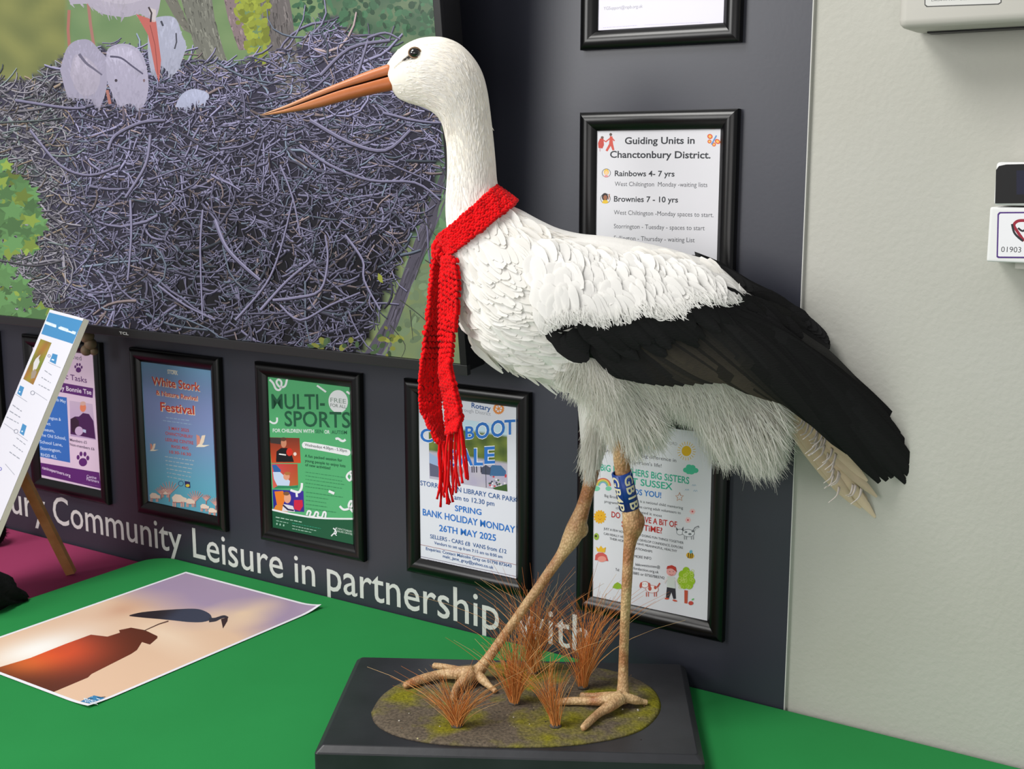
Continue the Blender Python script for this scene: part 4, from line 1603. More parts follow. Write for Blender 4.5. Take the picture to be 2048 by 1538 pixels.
# black cloth pouch with a pointed corner
b = MB()
tip = AZ(51, 1196, 0.006)
e1 = AZ(10, 1238, 0.004)
eb = AZ(-26, 1228, 0.0)
dirx = (eb - tip) / 0.11
dirx[2] = 0
rings = []
for i in range(11):
    t = i / 10
    c = tip + dirx * 0.11 * t
    hw = 0.004 + 0.050 * t ** 0.75
    hh = 0.003 + 0.040 * t ** 0.8
    ring = []
    for k in range(14):
        a = 2 * PI * k / 14
        ring.append((c[0] + 0.006 * math.sin(3 * a + i), c[1] + hw * math.cos(a), max(0.0006, 0.002 + hh * (1 + math.sin(a)) * 0.98)))
    rings.append(ring)
b.loft(rings)
o = b.build('cloth_bag', M_cloth)
tag(o, 'black cloth bag with pointed end lying at the left edge of the green cloth', 'bag')
# fuzzy black toy at the left picture edge, on the pink cloth
b = MB()
cf = AZ(-14, 1092, ZP)
cf = cf + np.array([0, 0, 0.032])
b.ball(cf, (0.028, 0.028, 0.032), seg=16, rings=10)
rf = random.Random(3)
for k in range(700):
    d = np.array([rf.gauss(0, 1), rf.gauss(0, 1), rf.gauss(0, 1)])
    d /= np.linalg.norm(d)
    p = cf + d * np.array([0.027, 0.027, 0.030])
    q = p + d * rf.uniform(0.004, 0.008) + np.array([rf.gauss(0, 0.002), rf.gauss(0, 0.002), rf.gauss(0, 0.002)])
    if q[2] < ZP + 0.001:
        continue
    s_ = np.cross(d, (0.3, 0.8, 0.5)) * 0.0008
    b.add([p - s_, p + s_, q], [(0, 1, 2)])
o = b.build('pompom', M_fuzz)
tag(o, 'fuzzy black pompom on the pink cloth below the easel sign', 'pompom')

# ------------------------------------------------------------------ photo print on the green cloth
prc = [AZ(*q, 0) for q in ((372, 1145), (643, 1217), (189, 1422))]
ex = prc[1] - prc[0]
ey = prc[2] - prc[1]
PWI, PLE = float(np.linalg.norm(ex)), float(np.linalg.norm(ey))
exn = ex / PWI
eyn = ey - exn * np.dot(ey, exn)
eyn /= np.linalg.norm(eyn)
pp = MB()
# local frame: x along ex, y along -ey(up the page is TL->... ), z up
ang = math.atan2(exn[1], exn[0])
origin = prc[0]


def prm(px, py):
    q = AZ(px, py, 0.0) - origin
    return float(np.dot(q, exn)), float(np.dot(q, eyn))


sgn = 1 if np.cross(exn, eyn)[2] > 0 else -1
print_b = MB()
lay = [0]


def curlz(x, y):
    t = max(0.0, 1 - math.hypot(x - PWI, y) / 0.05)
    t2 = max(0.0, 1 - math.hypot(x - PWI, y - PLE) / 0.05)
    return 0.0015 + 0.006 * t * t + 0.003 * t2 * t2


def pput(pts, faces, cols):
    lay[0] += 1
    print_b.add([(x, sgn * y, curlz(x, y) + lay[0] * 2e-5) for x, y in pts], faces, cols)


def sky(x, y):
    """colours of the printed sunset sky; x,y metres on the sheet"""
    u, v = x / PWI, y / PLE
    w = vn(x * 900 + 40, y * 620)
    w2 = vn(x * 1500 + 10, y * 900 + 70)
    lil = np.array([172, 150, 178.])
    pea = np.array([232, 196, 166.])
    cre = np.array([246, 222, 196.])
    k = min(1, max(0, (0.42 - v + 0.12 * (w - 0.5)) / 0.25))
    c = pea * (1 - k) + lil * k
    cl = max(0, 1 - math.hypot((u - 0.72) / 0.22, (v - 0.2) / 0.2)) * (0.6 + 0.8 * w2)
    c = c * (1 - min(1, cl)) + np.array([250, 218, 178.]) * min(1, cl)
    cl = max(0, 1 - math.hypot((u - 0.2) / 0.25, (v - 0.42) / 0.14)) * w2
    c = c * (1 - 0.7 * cl) + np.array([206, 150, 120.]) * 0.7 * cl
    cl = max(0, 1 - abs(v - 0.47 - 0.1 * (u - 0.5)) / 0.12) * w
    c = c * (1 - 0.8 * cl) + cre * 0.8 * cl
    sx, sy = prm(75, 1300)
    d = math.hypot((x - sx) / 0.05, (y - sy) / 0.085)
    g = math.exp(-d * d * 0.9)
    c = c * (1 - g) + np.array([255, 252, 246.]) * g
    return tuple(c)


BD = 0.006
nx, ny = 60, 84
pts = [(PWI * i / nx, PLE * j / ny) for j in range(ny + 1) for i in range(nx + 1)]
fs = [[j * (nx + 1) + i, j * (nx + 1) + i + 1, (j + 1) * (nx + 1) + i + 1, (j + 1) * (nx + 1) + i] for j in range(ny) for i in range(nx)]
pput(pts, fs, L((240, 240, 246)))
nx, ny = 60, 84
pts = [(BD + (PWI - 2 * BD) * i / nx, BD + (PLE - 2 * BD) * j / ny) for j in range(ny + 1) for i in range(nx + 1)]
fs = [[j * (nx + 1) + i, j * (nx + 1) + i + 1, (j + 1) * (nx + 1) + i + 1, (j + 1) * (nx + 1) + i] for j in range(ny) for i in range(nx)]
pput(pts, fs, [L(sky(*p)) for p in pts])


def pclamp(p):
    return (min(max(p[0], BD), PWI - BD), min(max(p[1], BD), PLE - BD))


def ppoly(pix, col, fan=True):
    p = [pclamp(prm(*q)) for q in pix]
    n = len(p)
    c = tuple(np.mean(p, axis=0))
    if callable(col):
        cols = [L(col(*q)) for q in p + [c]]
    else:
        cols = L(col)
    pput(p + [c], [[i, (i + 1) % n, n] for i in range(n)], cols)


# chimney: strip quads with a glow gradient near the sun
up_ = [(-40, 1352), (0, 1336), (60, 1318), (130, 1290), (182, 1271), (215, 1275), (240, 1267), (238, 1262), (262, 1257), (290, 1262), (315, 1274)]
dn_ = [(-40, 1385), (0, 1352), (50, 1374), (105, 1387), (176, 1357), (183, 1350), (262, 1310), (274, 1302), (284, 1286), (300, 1291), (315, 1278)]
rows = []
cols = []
for i in range(61):
    t = i / 60
    a, c = plerp(up_, t), plerp(dn_, t)
    for j in range(13):
        s_ = j / 12
        q = a * (1 - s_) + c * s_
        rows.append(pclamp(prm(*q)))
        g = math.exp(-((q[0] - 120) / 95) ** 2) * math.exp(-((q[1] - 1300) / 42) ** 2)
        g2 = math.exp(-((q[0] - 40) / 70) ** 2) * math.exp(-((q[1] - 1330) / 24) ** 2)
        cc = np.array([92, 44, 26.]) + np.array([118, 36, 12.]) * min(1, g * 1.1) + np.array([150, 90, 30.]) * 0.5 * g2
        cols.append(L(np.minimum(cc, 255)))
pput(rows, [[i * 13 + j, i * 13 + j + 1, (i + 1) * 13 + j + 1, (i + 1) * 13 + j] for i in range(60) for j in range(12)], cols)
DK = (46, 36, 36)
p_ = catmull([(259, 1232), (285, 1226), (340, 1221), (385, 1219), (405, 1222), (420, 1230), (424, 1238)], 4)
p2 = catmull([(424, 1241), (405, 1246), (378, 1246), (350, 1243), (320, 1240), (285, 1237), (259, 1234)], 4)
rows, cols = [], []
for i in range(25):
    a, c = plerp(p_, i / 24), plerp(p2[::-1], i / 24)
    rows += [prm(*a), prm(*c)]
    k = min(1, max(0, (a[0] - 330) / 40))
    cols += [L((46 + 14 * k, 36 + 26 * k, 40 + 40 * k))] * 2
pput(rows, [[2 * i, 2 * i + 1, 2 * i + 3, 2 * i + 2] for i in range(24)], cols)


def pstroke(pix, w0, w1, col):
    P = np.array(pix, float)
    n = len(P)
    A, B = [], []
    for i in range(n):
        d = P[min(i + 1, n - 1)] - P[max(i - 1, 0)]
        d /= np.linalg.norm(d)
        nn = np.array([-d[1], d[0]])
        w = w0 + (w1 - w0) * i / (n - 1)
        A.append(pclamp(prm(*(P[i] + nn * w / 2))))
        B.append(pclamp(prm(*(P[i] - nn * w / 2))))
    pput(A + B, [[i, i + 1, n + i + 1, n + i] for i in range(n - 1)], L(col))


pstroke(catmull([(418, 1242), (430, 1241), (438, 1238), (446, 1235)], 4), 9, 5, (54, 48, 58))
pstroke(catmull([(440, 1237), (449, 1235), (456, 1238)], 4), 6, 5, (54, 48, 58))
ppoly([(442, 1240), (456, 1236), (455, 1244), (446, 1259)], (60, 38, 38))
pstroke([(337, 1244), (318, 1250), (300, 1258), (287, 1264)], 2.6, 1.6, (96, 66, 54))
# logo
ppoly([(158, 1407), (188, 1393), (220, 1402), (214, 1406), (190, 1416)], (62, 136, 186))
pstroke([(172, 1400), (185, 1401), (193, 1398), (211, 1396)], 1.6, 1.2, (30, 40, 60))
pstroke([(184, 1396), (200, 1402)], 2, 1.5, (230, 240, 248))
v, ff = glyphs('STORK', 0.03)
a_, c_ = np.array(prm(170, 1407)), np.array(prm(196, 1414))
hh_ = np.array(prm(181, 1402)) - np.array(prm(184, 1411))
x0, x1 = v[:, 0].min(), v[:, 0].max()
pput([tuple(a_ + (c_ - a_) * (x - x0) / (x1 - x0) + hh_ * y / 0.7) for x, y in v], ff, L((230, 240, 248)))
o = print_b.build('photo_print', M_print, smooth=False)
o.location = origin
o.rotation_euler = (0, 0, ang)
tag(o, 'large photo print of a stork on a chimney at sunset lying on the green cloth', 'photo print')

# ------------------------------------------------------------------ black base board
BT = 0.035
c_fl, c_fr, c_bl, c_br = AZ(613, 1494, BT), AZ(1401, 1516, BT), AZ(726, 1310, BT), AZ(1380, 1324, BT)
BYAW = math.atan2(c_fr[1] - c_fl[1], c_fr[0] - c_fl[0]) * 0.5 + math.atan2(c_br[1] - c_bl[1], c_br[0] - c_bl[0]) * 0.5
bc = (c_fl + c_fr + c_bl + c_br) / 4
bw = (np.linalg.norm(c_fr - c_fl) + np.linalg.norm(c_br - c_bl)) / 2
bd = (np.linalg.norm(c_bl - c_fl) + np.linalg.norm(c_br - c_fr)) / 2
base_o = empty('wooden_plinth', (bc[0], bc[1], 0.0), (0, 0, BYAW))
tag(base_o, 'black painted wooden plinth board with mossy ground and dry grass under the stork', 'plinth')
b = MB()
hw_, hd_ = bw / 2, bd / 2
prof = [(0.0, 0.0), (0.0, BT - 0.008), (0.0015, BT - 0.006), (0.010, BT), (0.010, BT)]
rings = []
for ins, zz in [(0.004, 0.0005), (0.0, 0.003), (0.0, BT - 0.009), (0.001, BT - 0.007), (0.008, BT - 0.0006), (0.0095, BT)]:
    ring = []
    for sx, sy in ((1, -1), (1, 1), (-1, 1), (-1, -1)):
        for k in range(4):
            a0 = math.atan2(sy, sx) - PI / 4 + (PI / 2) * k / 3
            rr = 0.004
            ring.append((sx * (hw_ - ins - rr) + rr * math.cos(a0), sy * (hd_ - ins - rr) + rr * math.sin(a0), zz))
    rings.append(ring)
b.loft(rings)
o = b.build('board', M_board, base_o, smooth=False)
RB = Matrix.Rotation(-BYAW, 3, 'Z')


def to_base(p):
    q = RB @ Vector((p[0] - bc[0], p[1] - bc[1], p[2]))
    return np.array(q)


outl = [(742, 1425), (748, 1445), (768, 1462), (810, 1478), (880, 1490), (1000, 1496), (1120, 1494), (1220, 1481), (1285, 1460), (1318, 1428), (1319, 1398), (1295, 1370), (1235, 1345), (1150, 1331), (1050, 1325), (960, 1328), (880, 1340), (815, 1360), (765, 1390)]
oc = catmull(outl + [outl[0]], 4)[:-1]
gp = [to_base(AZ(x, y, BT)) for x, y in oc]
gc = np.mean(gp, axis=0)
GZ = 0.0045


def gh(p):
    """height of the ground above the base top at base-local p"""
    return BT + 0.0009 + GZ * 0.8


b = MB()
rings = []
for s_, zz in ((1.0, 0.0002), (0.985, 0.0022), (0.96, 0.0034), (0.9, 0.0042), (0.75, 0.0045), (0.5, 0.0045), (0.25, 0.0045)):
    rings.append([gc + (p - gc) * s_ + np.array([0, 0, zz + (0.0008 * math.sin(p[0] * 190 + p[1] * 140 + s_ * 9) if s_ < 0.97 else 0)]) for p in gp])
b.loft(rings)
rg = random.Random(12)
o = b.build('ground_patch', M_ground, base_o)
o['label'] = 'mossy grey brown oval ground'
GZT = BT + 0.0045
b = MB()
for k in range(46):
    x, y = rg.uniform(790, 1290), rg.uniform(1350, 1480)
    p = to_base(AZ(x, y, GZT))
    rr = rg.uniform(0.0006, 0.0016)
    b.ball(p + np.array([0, 0, rr * 0.4]), (rr, rr * rg.uniform(0.7, 1.2), rr * 0.8), L(rg.choice([(196, 190, 176), (150, 120, 90), (60, 54, 50), (210, 200, 150)])), seg=6, rings=4)
gr_ = b.build('grit', M_grass, base_o)
tag(gr_, kind='stuff')


def tuft(bx, by, n, hmin, hmax, spread, lean=(0, 0), seed=0, two=0.0):
    rr = random.Random(seed)
    root = to_base(AZ(bx, by, GZT))
    b = MB()
    b.ball(root + np.array([0, 0, 0.001]), (0.0085, 0.007, 0.0035), L((88, 82, 76)), seg=10, rings=6)
    for k in range(n):
        a = rr.uniform(0, 2 * PI)
        r0 = rr.uniform(0, 0.006)
        p0 = root + np.array([r0 * math.cos(a), r0 * math.sin(a), 0.0])
        h = rr.uniform(hmin, hmax) * (1.0 if rr.random() < 0.75 else 1.25)
        sp = abs(rr.gauss(0, spread))
        sd = 1 if rr.random() < 0.5 else -1
        dx = lean[0] + sp * math.cos(a) + two * sd * rr.uniform(0.6, 1.1)
        dy = lean[1] + sp * math.sin(a) * 0.8
        cv = rr.gauss(0, 0.5)
        wob, wph = rr.gauss(0, 0.035), rr.uniform(0, 6)
        P = []
        for i in range(7):
            t = i / 6
            bend = t ** 1.5
            P.append(p0 + np.array([h * (dx * (0.45 * t + 0.55 * bend) + cv * bend * t * 0.5 + wob * math.sin(5 * t + wph) * t), h * (dy * (0.45 * t + 0.55 * bend)), h * (t - 0.22 * t * t * min(1, sp * 1.2 + abs(dx) * 0.5))]))
        g = rr.uniform(0.75, 1.2)
        c0 = np.array(L((244, 170, 96))) * g
        c1 = np.array(L((226, 142, 76))) * g if rr.random() < 0.7 else np.array(L((240, 204, 150))) * g
        b.tube(P, [0.00068 * (1 - 0.75 * i / 6) for i in range(7)], [tuple(c0 * (1 - i / 6) + c1 * i / 6) for i in range(7)], seg=3, cap=False)
    return b.build('grass_tuft', M_grass, base_o)


tuft(914, 1453, 130, 0.045, 0.075, 0.25, (-0.05, 0), 1, two=0.45)
tuft(1029, 1407, 170, 0.055, 0.12, 0.30, (0.05, 0), 2)
tuft(1065, 1346, 140, 0.08, 0.15, 0.28, (0.05, 0), 3)
tuft(1166, 1376, 140, 0.08, 0.15, 0.30, (0.08, 0.0), 4)
tuft(1111, 1453, 90, 0.045, 0.105, 0.20, (-0.18, 0), 5)

# ------------------------------------------------------------------ the stork
Y0 = 1.606
PXM = 1.0 / 1485.0               # metres per pixel at the stork
stork = empty('white_stork', (AY(1240, 1400, Y0)[0], Y0, BT))
stork_parts = []
SINV = Matrix.Translation(-stork.location)


def sput(mb, name, m, parent=None, smooth=True):
    p = parent or stork
    o = mb.build(name, m, None, smooth)
    o.parent = p
    o.matrix_parent_inverse = SINV if p is stork else p.matrix_parent_inverse
    if p is not stork:
        o.matrix_parent_inverse = Matrix.Identity(4)
    return o


tag(stork, 'taxidermy white stork with black wing feathers and orange bill standing on the board', 'stork')

ST = [  # back / crown px, throat / belly px, half width m
    (772, 131, 785, 182, .0125), (790, 106, 797, 197, .019), (812, 88, 820, 207, .025), (838, 76.5, 846, 215, .030), (866, 73, 862, 223, .033),
    (892, 75.5, 874, 233, .034), (920, 88, 882, 245, .034), (945, 112, 886, 257, .033), (964, 143, 889, 271, .031), (975, 182, 892, 286, .0295),
    (982, 232, 893.5, 306, .028), (988, 285, 894, 335, .028), (992, 330, 893, 365, .029), (995, 365, 891, 395, .031), (1003, 390, 891, 430, .035),
    (1018, 408, 895, 470, .041), (1045, 421, 904, 510, .050), (1080, 440, 915, 554, .062), (1118, 457, 927, 610, .075), (1160, 467, 944, 666, .085),
    (1200, 471, 980, 712, .091), (1245, 477, 1036, 744, .094), (1290, 486, 1098, 768, .094), (1335, 496, 1165, 795, .092), (1380, 509, 1240, 812, .088),
    (1425, 524, 1312, 826, .082), (1465, 556, 1390, 836, .074), (1510, 602, 1465, 848, .058), (1556, 662, 1535, 852, .040), (1594, 735, 1585, 842, .020)]
STI = catmull(ST, 4)


def ring_at(row, n=36, inset=0.0):
    tx, ty, bx, by, hw = row
    t, b_ = AY(tx, ty, Y0), AY(bx, by, Y0)
    c = (t + b_) / 2
    h = (t - b_) / 2
    h = h * (1 - inset / (np.linalg.norm(h) + 1e-9))
    w = max(hw - inset, 0.003)
    out = []
    for k in range(n):
        a = 2 * PI * k / n
        ca, sa = math.cos(a), math.sin(a)
        out.append(c + h * ca + np.array([0, -1, 0]) * w * sa)
    return out


A_ = STI[:, 0:2]
TBv = STI[:, 2:4] - A_
TL2 = (TBv ** 2).sum(1)


def DY(x, y):
    """depth of the near flank of the stork seen at a pixel"""
    Y = Y0
    for it in range(4):
        p = AY(x, y, Y)
        X, Z = p[0], p[2] - HC
        zc = Y0 * CP - Z * SP
        Yn = DY0(1024 + F * X / zc, 769 - F * (Y0 * SP + Z * CP) / zc)
        Y = Yn if it == 0 else 0.5 * (Y + Yn)
    return Y


def DY0(x, y):
    rel = np.array([x, y]) - A_
    v = (rel * TBv).sum(1) / TL2
    pd = np.abs(rel[:, 0] * TBv[:, 1] - rel[:, 1] * TBv[:, 0]) / np.sqrt(TL2)
    pd = pd + np.where((v < -0.12) | (v > 1.12), 500, 0)
    i = int(np.argmin(pd))
    s_ = min(1, max(-1, 2 * v[i] - 1))
    return Y0 - STI[i, 4] * math.sqrt(max(0, 1 - s_ * s_))


def pl1(pts, x):
    if x <= pts[0][0]:
        return pts[0][1]
    for (a, ya), (c, yc) in zip(pts, pts[1:]):
        if x <= c:
            return ya + (yc - ya) * (x - a) / (c - a)
    return pts[-1][1]


BACK = [(1000, 405), (1050, 424), (1110, 454), (1200, 470), (1320, 490), (1430, 520), (1500, 582), (1560, 630), (1661, 700), (1711, 750), (1783, 818), (1829, 885), (1845, 930)]
WBOT = [(1100, 690), (1214, 732), (1300, 766), (1407, 765), (1486, 772), (1557, 803), (1650, 862), (1750, 935), (1845, 970)]
WHW = [(1000, .05), (1100, .086), (1300, .094), (1450, .082), (1600, .052), (1750, .026), (1850, .010)]


def WY(x, y, lift=0.004):
    bk, wb = pl1(BACK, x), pl1(WBOT, x)
    v = min(1, max(0, 1.5 * (y - bk) / (wb - bk)))
    w = pl1(WHW, x) * math.sqrt(max(0, 1 - (1 - v) ** 2))
    return min(DY(x, y), Y0 - w) - lift


def SP_(x, y, Y):
    return AY(x, y, Y)


# ---- body: head, neck, trunk, thighs, legs and feet as one skin
bm_ = MB()
bm_.loft([ring_at(r) for r in STI])
GZ_ = GZT


def limb(pts, seg=14):
    """pts: (px, py, Y, radius m)"""
    P = catmull([list(SP_(x, y, Y)) + [r] for x, y, Y, r in pts], 4)
    bm_.tube([p[:3] for p in P], [p[3] for p in P], seg=seg)


YN = AZ(1246, 1404, GZ_)[1]
YF = AZ(940, 1360, GZ_)[1]
hipN, hipF = Y0 - 0.036, Y0 + 0.036
yhN = YN + (hipN - YN) * 0.55
limb([(1225, 745, hipN + .012, .050), (1228, 790, hipN, .042), (1235, 840, hipN - .001, .022), (1240, 880, hipN - .002, .0125), (1245, 940, (hipN * 2 + yhN) / 3, .0105), (1257, 1000, yhN + .003, .0105),
      (1263, 1030, yhN, .0125), (1266, 1052, yhN, .0145), (1261, 1078, yhN - .001, .0095), (1257, 1110, yhN - .002, .0076), (1254, 1160, yhN - .004, .0072),
      (1250, 1240, (yhN + YN) / 2, .0068), (1247, 1320, YN + .003, .0068), (1246, 1370, YN, .0078), (1246, 1396, YN, .0105), (1246, 1405, YN, .008)])
ch = SP_(1276, 1043, yhN)
bm_.ball(ch, (.0095, .0095, .0135), seg=12, rings=8)
yhF = YF + (hipF - YF) * 0.6
limb([(1208, 765, hipF - .012, .040), (1198, 810, hipF, .030), (1190, 870, hipF + .001, .021), (1184, 930, hipF, .0125), (1180, 965, hipF, .0095), (1166, 1015, (hipF + yhF) / 2, .0100),
      (1152, 1055, yhF, .0135), (1141, 1080, yhF, .0128), (1124, 1108, yhF, .0085), (1098, 1145, yhF, .0074), (1062, 1196, (yhF + YF) / 2, .0071),
      (1015, 1262, YF + .003, .0070), (975, 1318, YF, .0075), (958, 1340, YF, .0098), (948, 1350, YF, .0105), (940, 1356, YF, .008)])
cf_ = SP_(1163, 1058, yhF)
bm_.ball(cf_, (.010, .009, .013), seg=12, rings=8)


def toe(pts, r0, r1, base_h=0.008):
    P = []
    n = len(pts)
    for i, q in enumerate(pts):
        t = i / (n - 1)
        r = (r0 + (r1 - r0) * t) * 1.12 + 0.0006 * math.sin(i * 2.2)
        h = GZ_ + r * 0.9 + (base_h * (1 - t) ** 1.6)
        if len(q) > 2:
            h = GZ_ + q[2]
        P.append(list(AZ(q[0], q[1], h)) + [r])
    P = catmull(P, 4)
    bm_.tube([p[:3] for p in P], [p[3] for p in P], seg=10)


# near foot
toe([(1243, 1392), (1215, 1400), (1180, 1402), (1140, 1402), (1106, 1406)], .0078, .0040)
toe([(1243, 1396), (1220, 1412), (1198, 1426), (1178, 1444), (1165, 1457)], .0078, .0038)
toe([(1240, 1394), (1215, 1393), (1185, 1392), (1160, 1390)], .0068, .0036)
toe([(1248, 1394), (1270, 1400), (1284, 1403), (1296, 1405)], .0062, .0036)
# far foot
toe([(946, 1344), (915, 1346), (880, 1349), (845, 1358), (822, 1366), (807, 1373)], .0085, .0044)
toe([(946, 1342), (920, 1342), (900, 1336), (882, 1333), (866, 1331)], .0066, .0038)
toe([(944, 1348), (925, 1364), (912, 1378), (905, 1400)], .0080, .0042)
toe([(952, 1346), (966, 1360), (980, 1373), (992, 1383)], .0066, .0036)

tmp = bm_.build('tmp', M_plume)
md = tmp.modifiers.new('r', 'REMESH')
md.mode = 'VOXEL'
md.voxel_size = 0.0021
md.use_smooth_shade = True
sm = tmp.modifiers.new('s', 'SMOOTH')
sm.factor = 0.5
sm.iterations = 2
dg = bpy.context.evaluated_depsgraph_get()
dg.update()
bme = bpy.data.meshes.new_from_object(tmp.evaluated_get(dg), depsgraph=dg)
bpy.data.objects.remove(tmp)
body = bpy.data.objects.new('body', bme)
bme.name = 'body'
COL.objects.link(body)
bme.materials.clear()
bme.materials.append(M_plume)
bme.materials.append(M_leg)
nv = len(bme.vertices)
co = np.zeros(nv * 3)
bme.vertices.foreach_get('co', co)
co = co.reshape(-1, 3)


def project(co):
    X, Y, Z = co[:, 0], co[:, 1], co[:, 2] - HC
    zc = Y * CP - Z * SP
    yc = Y * SP + Z * CP
    return 1024 + F * X / zc, 769 - F * yc / zc


bx_, by_ = project(co)
colr = np.ones((nv, 4), np.float32)
wcol, ncol = np.array(L((243, 241, 236))), np.array(L((246, 240, 227)))
k = np.clip((430 - by_) / 120, 0, 1)[:, None]
colr[:, :3] = wcol * (1 - k) + ncol * k
# bare dark skin around and before the eye
seg_a, seg_b = np.array([806, 121.0]), np.array([828, 110.0])
pv = np.stack([bx_, by_], 1) - seg_a
sd = seg_b - seg_a
tt = np.clip((pv @ sd) / (sd @ sd), 0, 1)
dist = np.linalg.norm(pv - tt[:, None] * sd, axis=1)
dk = np.clip((3.2 + 5.5 * tt - dist) / 2.5, 0, 1)[:, None]
colr[:, :3] = colr[:, :3] * (1 - dk) + np.array(L((40, 36, 34))) * dk
# small dusky line from the lores to the gape
seg_a, seg_b = np.array([789, 135.0]), np.array([808, 119.0])
pv = np.stack([bx_, by_], 1) - seg_a
sd = seg_b - seg_a
tt = np.clip((pv @ sd) / (sd @ sd), 0, 1)
dist = np.linalg.norm(pv - tt[:, None] * sd, axis=1)
dk = np.clip((2.4 - dist) / 3, 0, 0.55)[:, None]
colr[:, :3] = colr[:, :3] * (1 - dk) + np.array(L((90, 78, 66))) * dk
ca = bme.color_attributes.new('Col', 'FLOAT_COLOR', 'POINT')
ca.data.foreach_set('color', colr.ravel())
npoly = len(bme.polygons)
cen = np.zeros(npoly * 3)
bme.polygons.foreach_get('center', cen)
cen = cen.reshape(-1, 3)
cx_, cy_ = project(cen)
mi_ = ((cy_ > 868) & (cx_ < 1330)).astype(np.int32)
mi_[(cen[:, 1] > Y0) & (cy_ < 940)] = 0
bme.polygons.foreach_set('material_index', mi_)
bme.polygons.foreach_set('use_smooth', np.ones(npoly, bool))
bme.update()
body.parent = stork
body.matrix_parent_inverse = SINV

# ---- bill
UP_R = [(780, 127), (734, 143), (682, 164), (630, 185), (578, 208), (545, 220.5), (520, 230)]
UP_G = [(790, 149), (734, 164.5), (682, 179), (630, 197), (578, 215.5), (545, 224.5), (520.5, 230.6)]
LO_G = [(790, 149.8), (734, 165.4), (682, 180), (630, 198), (578, 216.3), (545, 224.9), (524, 230.6)]
LO_R = [(787, 181), (745, 189), (690, 202), (635, 216), (578, 225.5), (545, 229.5), (524, 231.2)]
HWB = [.0128, .0118, .0100, .0078, .0054, .0035, .0012]


def bill(top, bot, c_base, c_tip, c_top, inner):
    T = catmull(top, 5)
    B_ = catmull(bot, 5)
    W_2 = catmull([[w] for w in HWB], 5)[:, 0]
    mb = MB()
    rings, cols = [], []
    n = 20
    for i in range(len(T)):
        t, b2 = AY(*T[i], Y0), AY(*B_[i], Y0)
        c, h = (t + b2) / 2, (t - b2) / 2
        s_ = i / (len(T) - 1)
        ring = []
        for k in range(n):
            a = 2 * PI * k / n
            ca_, sa_ = math.cos(a), math.sin(a)
            e = 0.28 if ca_ * inner > 0 else 0.85
            flat_ = ca_ * inner > 0.2
            if flat_:
                sa_ = math.copysign(abs(sa_) ** 0.6, sa_)
            ring.append(c + h * math.copysign(abs(ca_) ** e, ca_) + np.array([0, -1, 0]) * W_2[i] * math.copysign(abs(sa_) ** 0.8, sa_))
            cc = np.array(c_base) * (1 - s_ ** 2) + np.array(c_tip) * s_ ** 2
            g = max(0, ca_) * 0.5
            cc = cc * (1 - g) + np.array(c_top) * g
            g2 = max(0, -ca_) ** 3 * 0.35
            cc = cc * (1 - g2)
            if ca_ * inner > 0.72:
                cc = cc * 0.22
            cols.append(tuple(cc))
        rings.append(ring)
    vs = [p for r in rings for p in r]
    m_ = len(rings)
    fs = [(i * n + k, i * n + (k + 1) % n, (i + 1) * n + (k + 1) % n, (i + 1) * n + k) for i in range(m_ - 1) for k in range(n)]
    fs += [tuple(range(n - 1, -1, -1)), tuple((m_ - 1) * n + k for k in range(n))]
    mb.add(vs, fs, cols)
    return mb


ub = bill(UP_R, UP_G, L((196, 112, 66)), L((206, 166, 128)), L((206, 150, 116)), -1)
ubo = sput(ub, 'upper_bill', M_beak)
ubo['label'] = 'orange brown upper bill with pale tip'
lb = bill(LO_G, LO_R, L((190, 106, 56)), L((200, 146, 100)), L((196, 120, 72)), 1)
lbo = sput(lb, 'lower_bill', M_beak)
# nostril slits
mb = MB()
for sg_ in (-1, 1):
    pts = []
    for (x, y) in ((744, 145.5), (752, 141.5), (760, 137)):
        p = AY(x, y, Y0)
        p = p + np.array([0, sg_ * 0.0092, -0.001])
        pts.append(p)
    mb.tube(pts, [.0005, .0014, .0006], L((70, 36, 22)), seg=8)
ns = mb.build('nostril', M_beak)
ns.parent = ubo

# ---- eyes
for sg_ in (-1, 1):
    mb = MB()
    c = AY(832.5, 109, Y0)
    hwx = 0.0295
    mb.ball(c + np.array([0, sg_ * (hwx - 0.0052), 0]), (.0070, .0058, .0058), seg=20, rings=14)
    e = sput(mb, 'eye', M_eye)
    e['label'] = 'glossy black glass eye'
    mb = MB()
    ringp = []
    for k in range(25):
        a = 2 * PI * k / 24
        ringp.append(c + np.array([.0076 * math.cos(a), sg_ * (hwx - 0.0026 - 0.0022 * math.cos(a) ** 2), .0064 * math.sin(a)]))
    mb.tube(ringp, 0.0009, L((150, 120, 92)), seg=6, cap=False)
    rgo = mb.build('eyelid', M_beak)
    rgo.parent = e


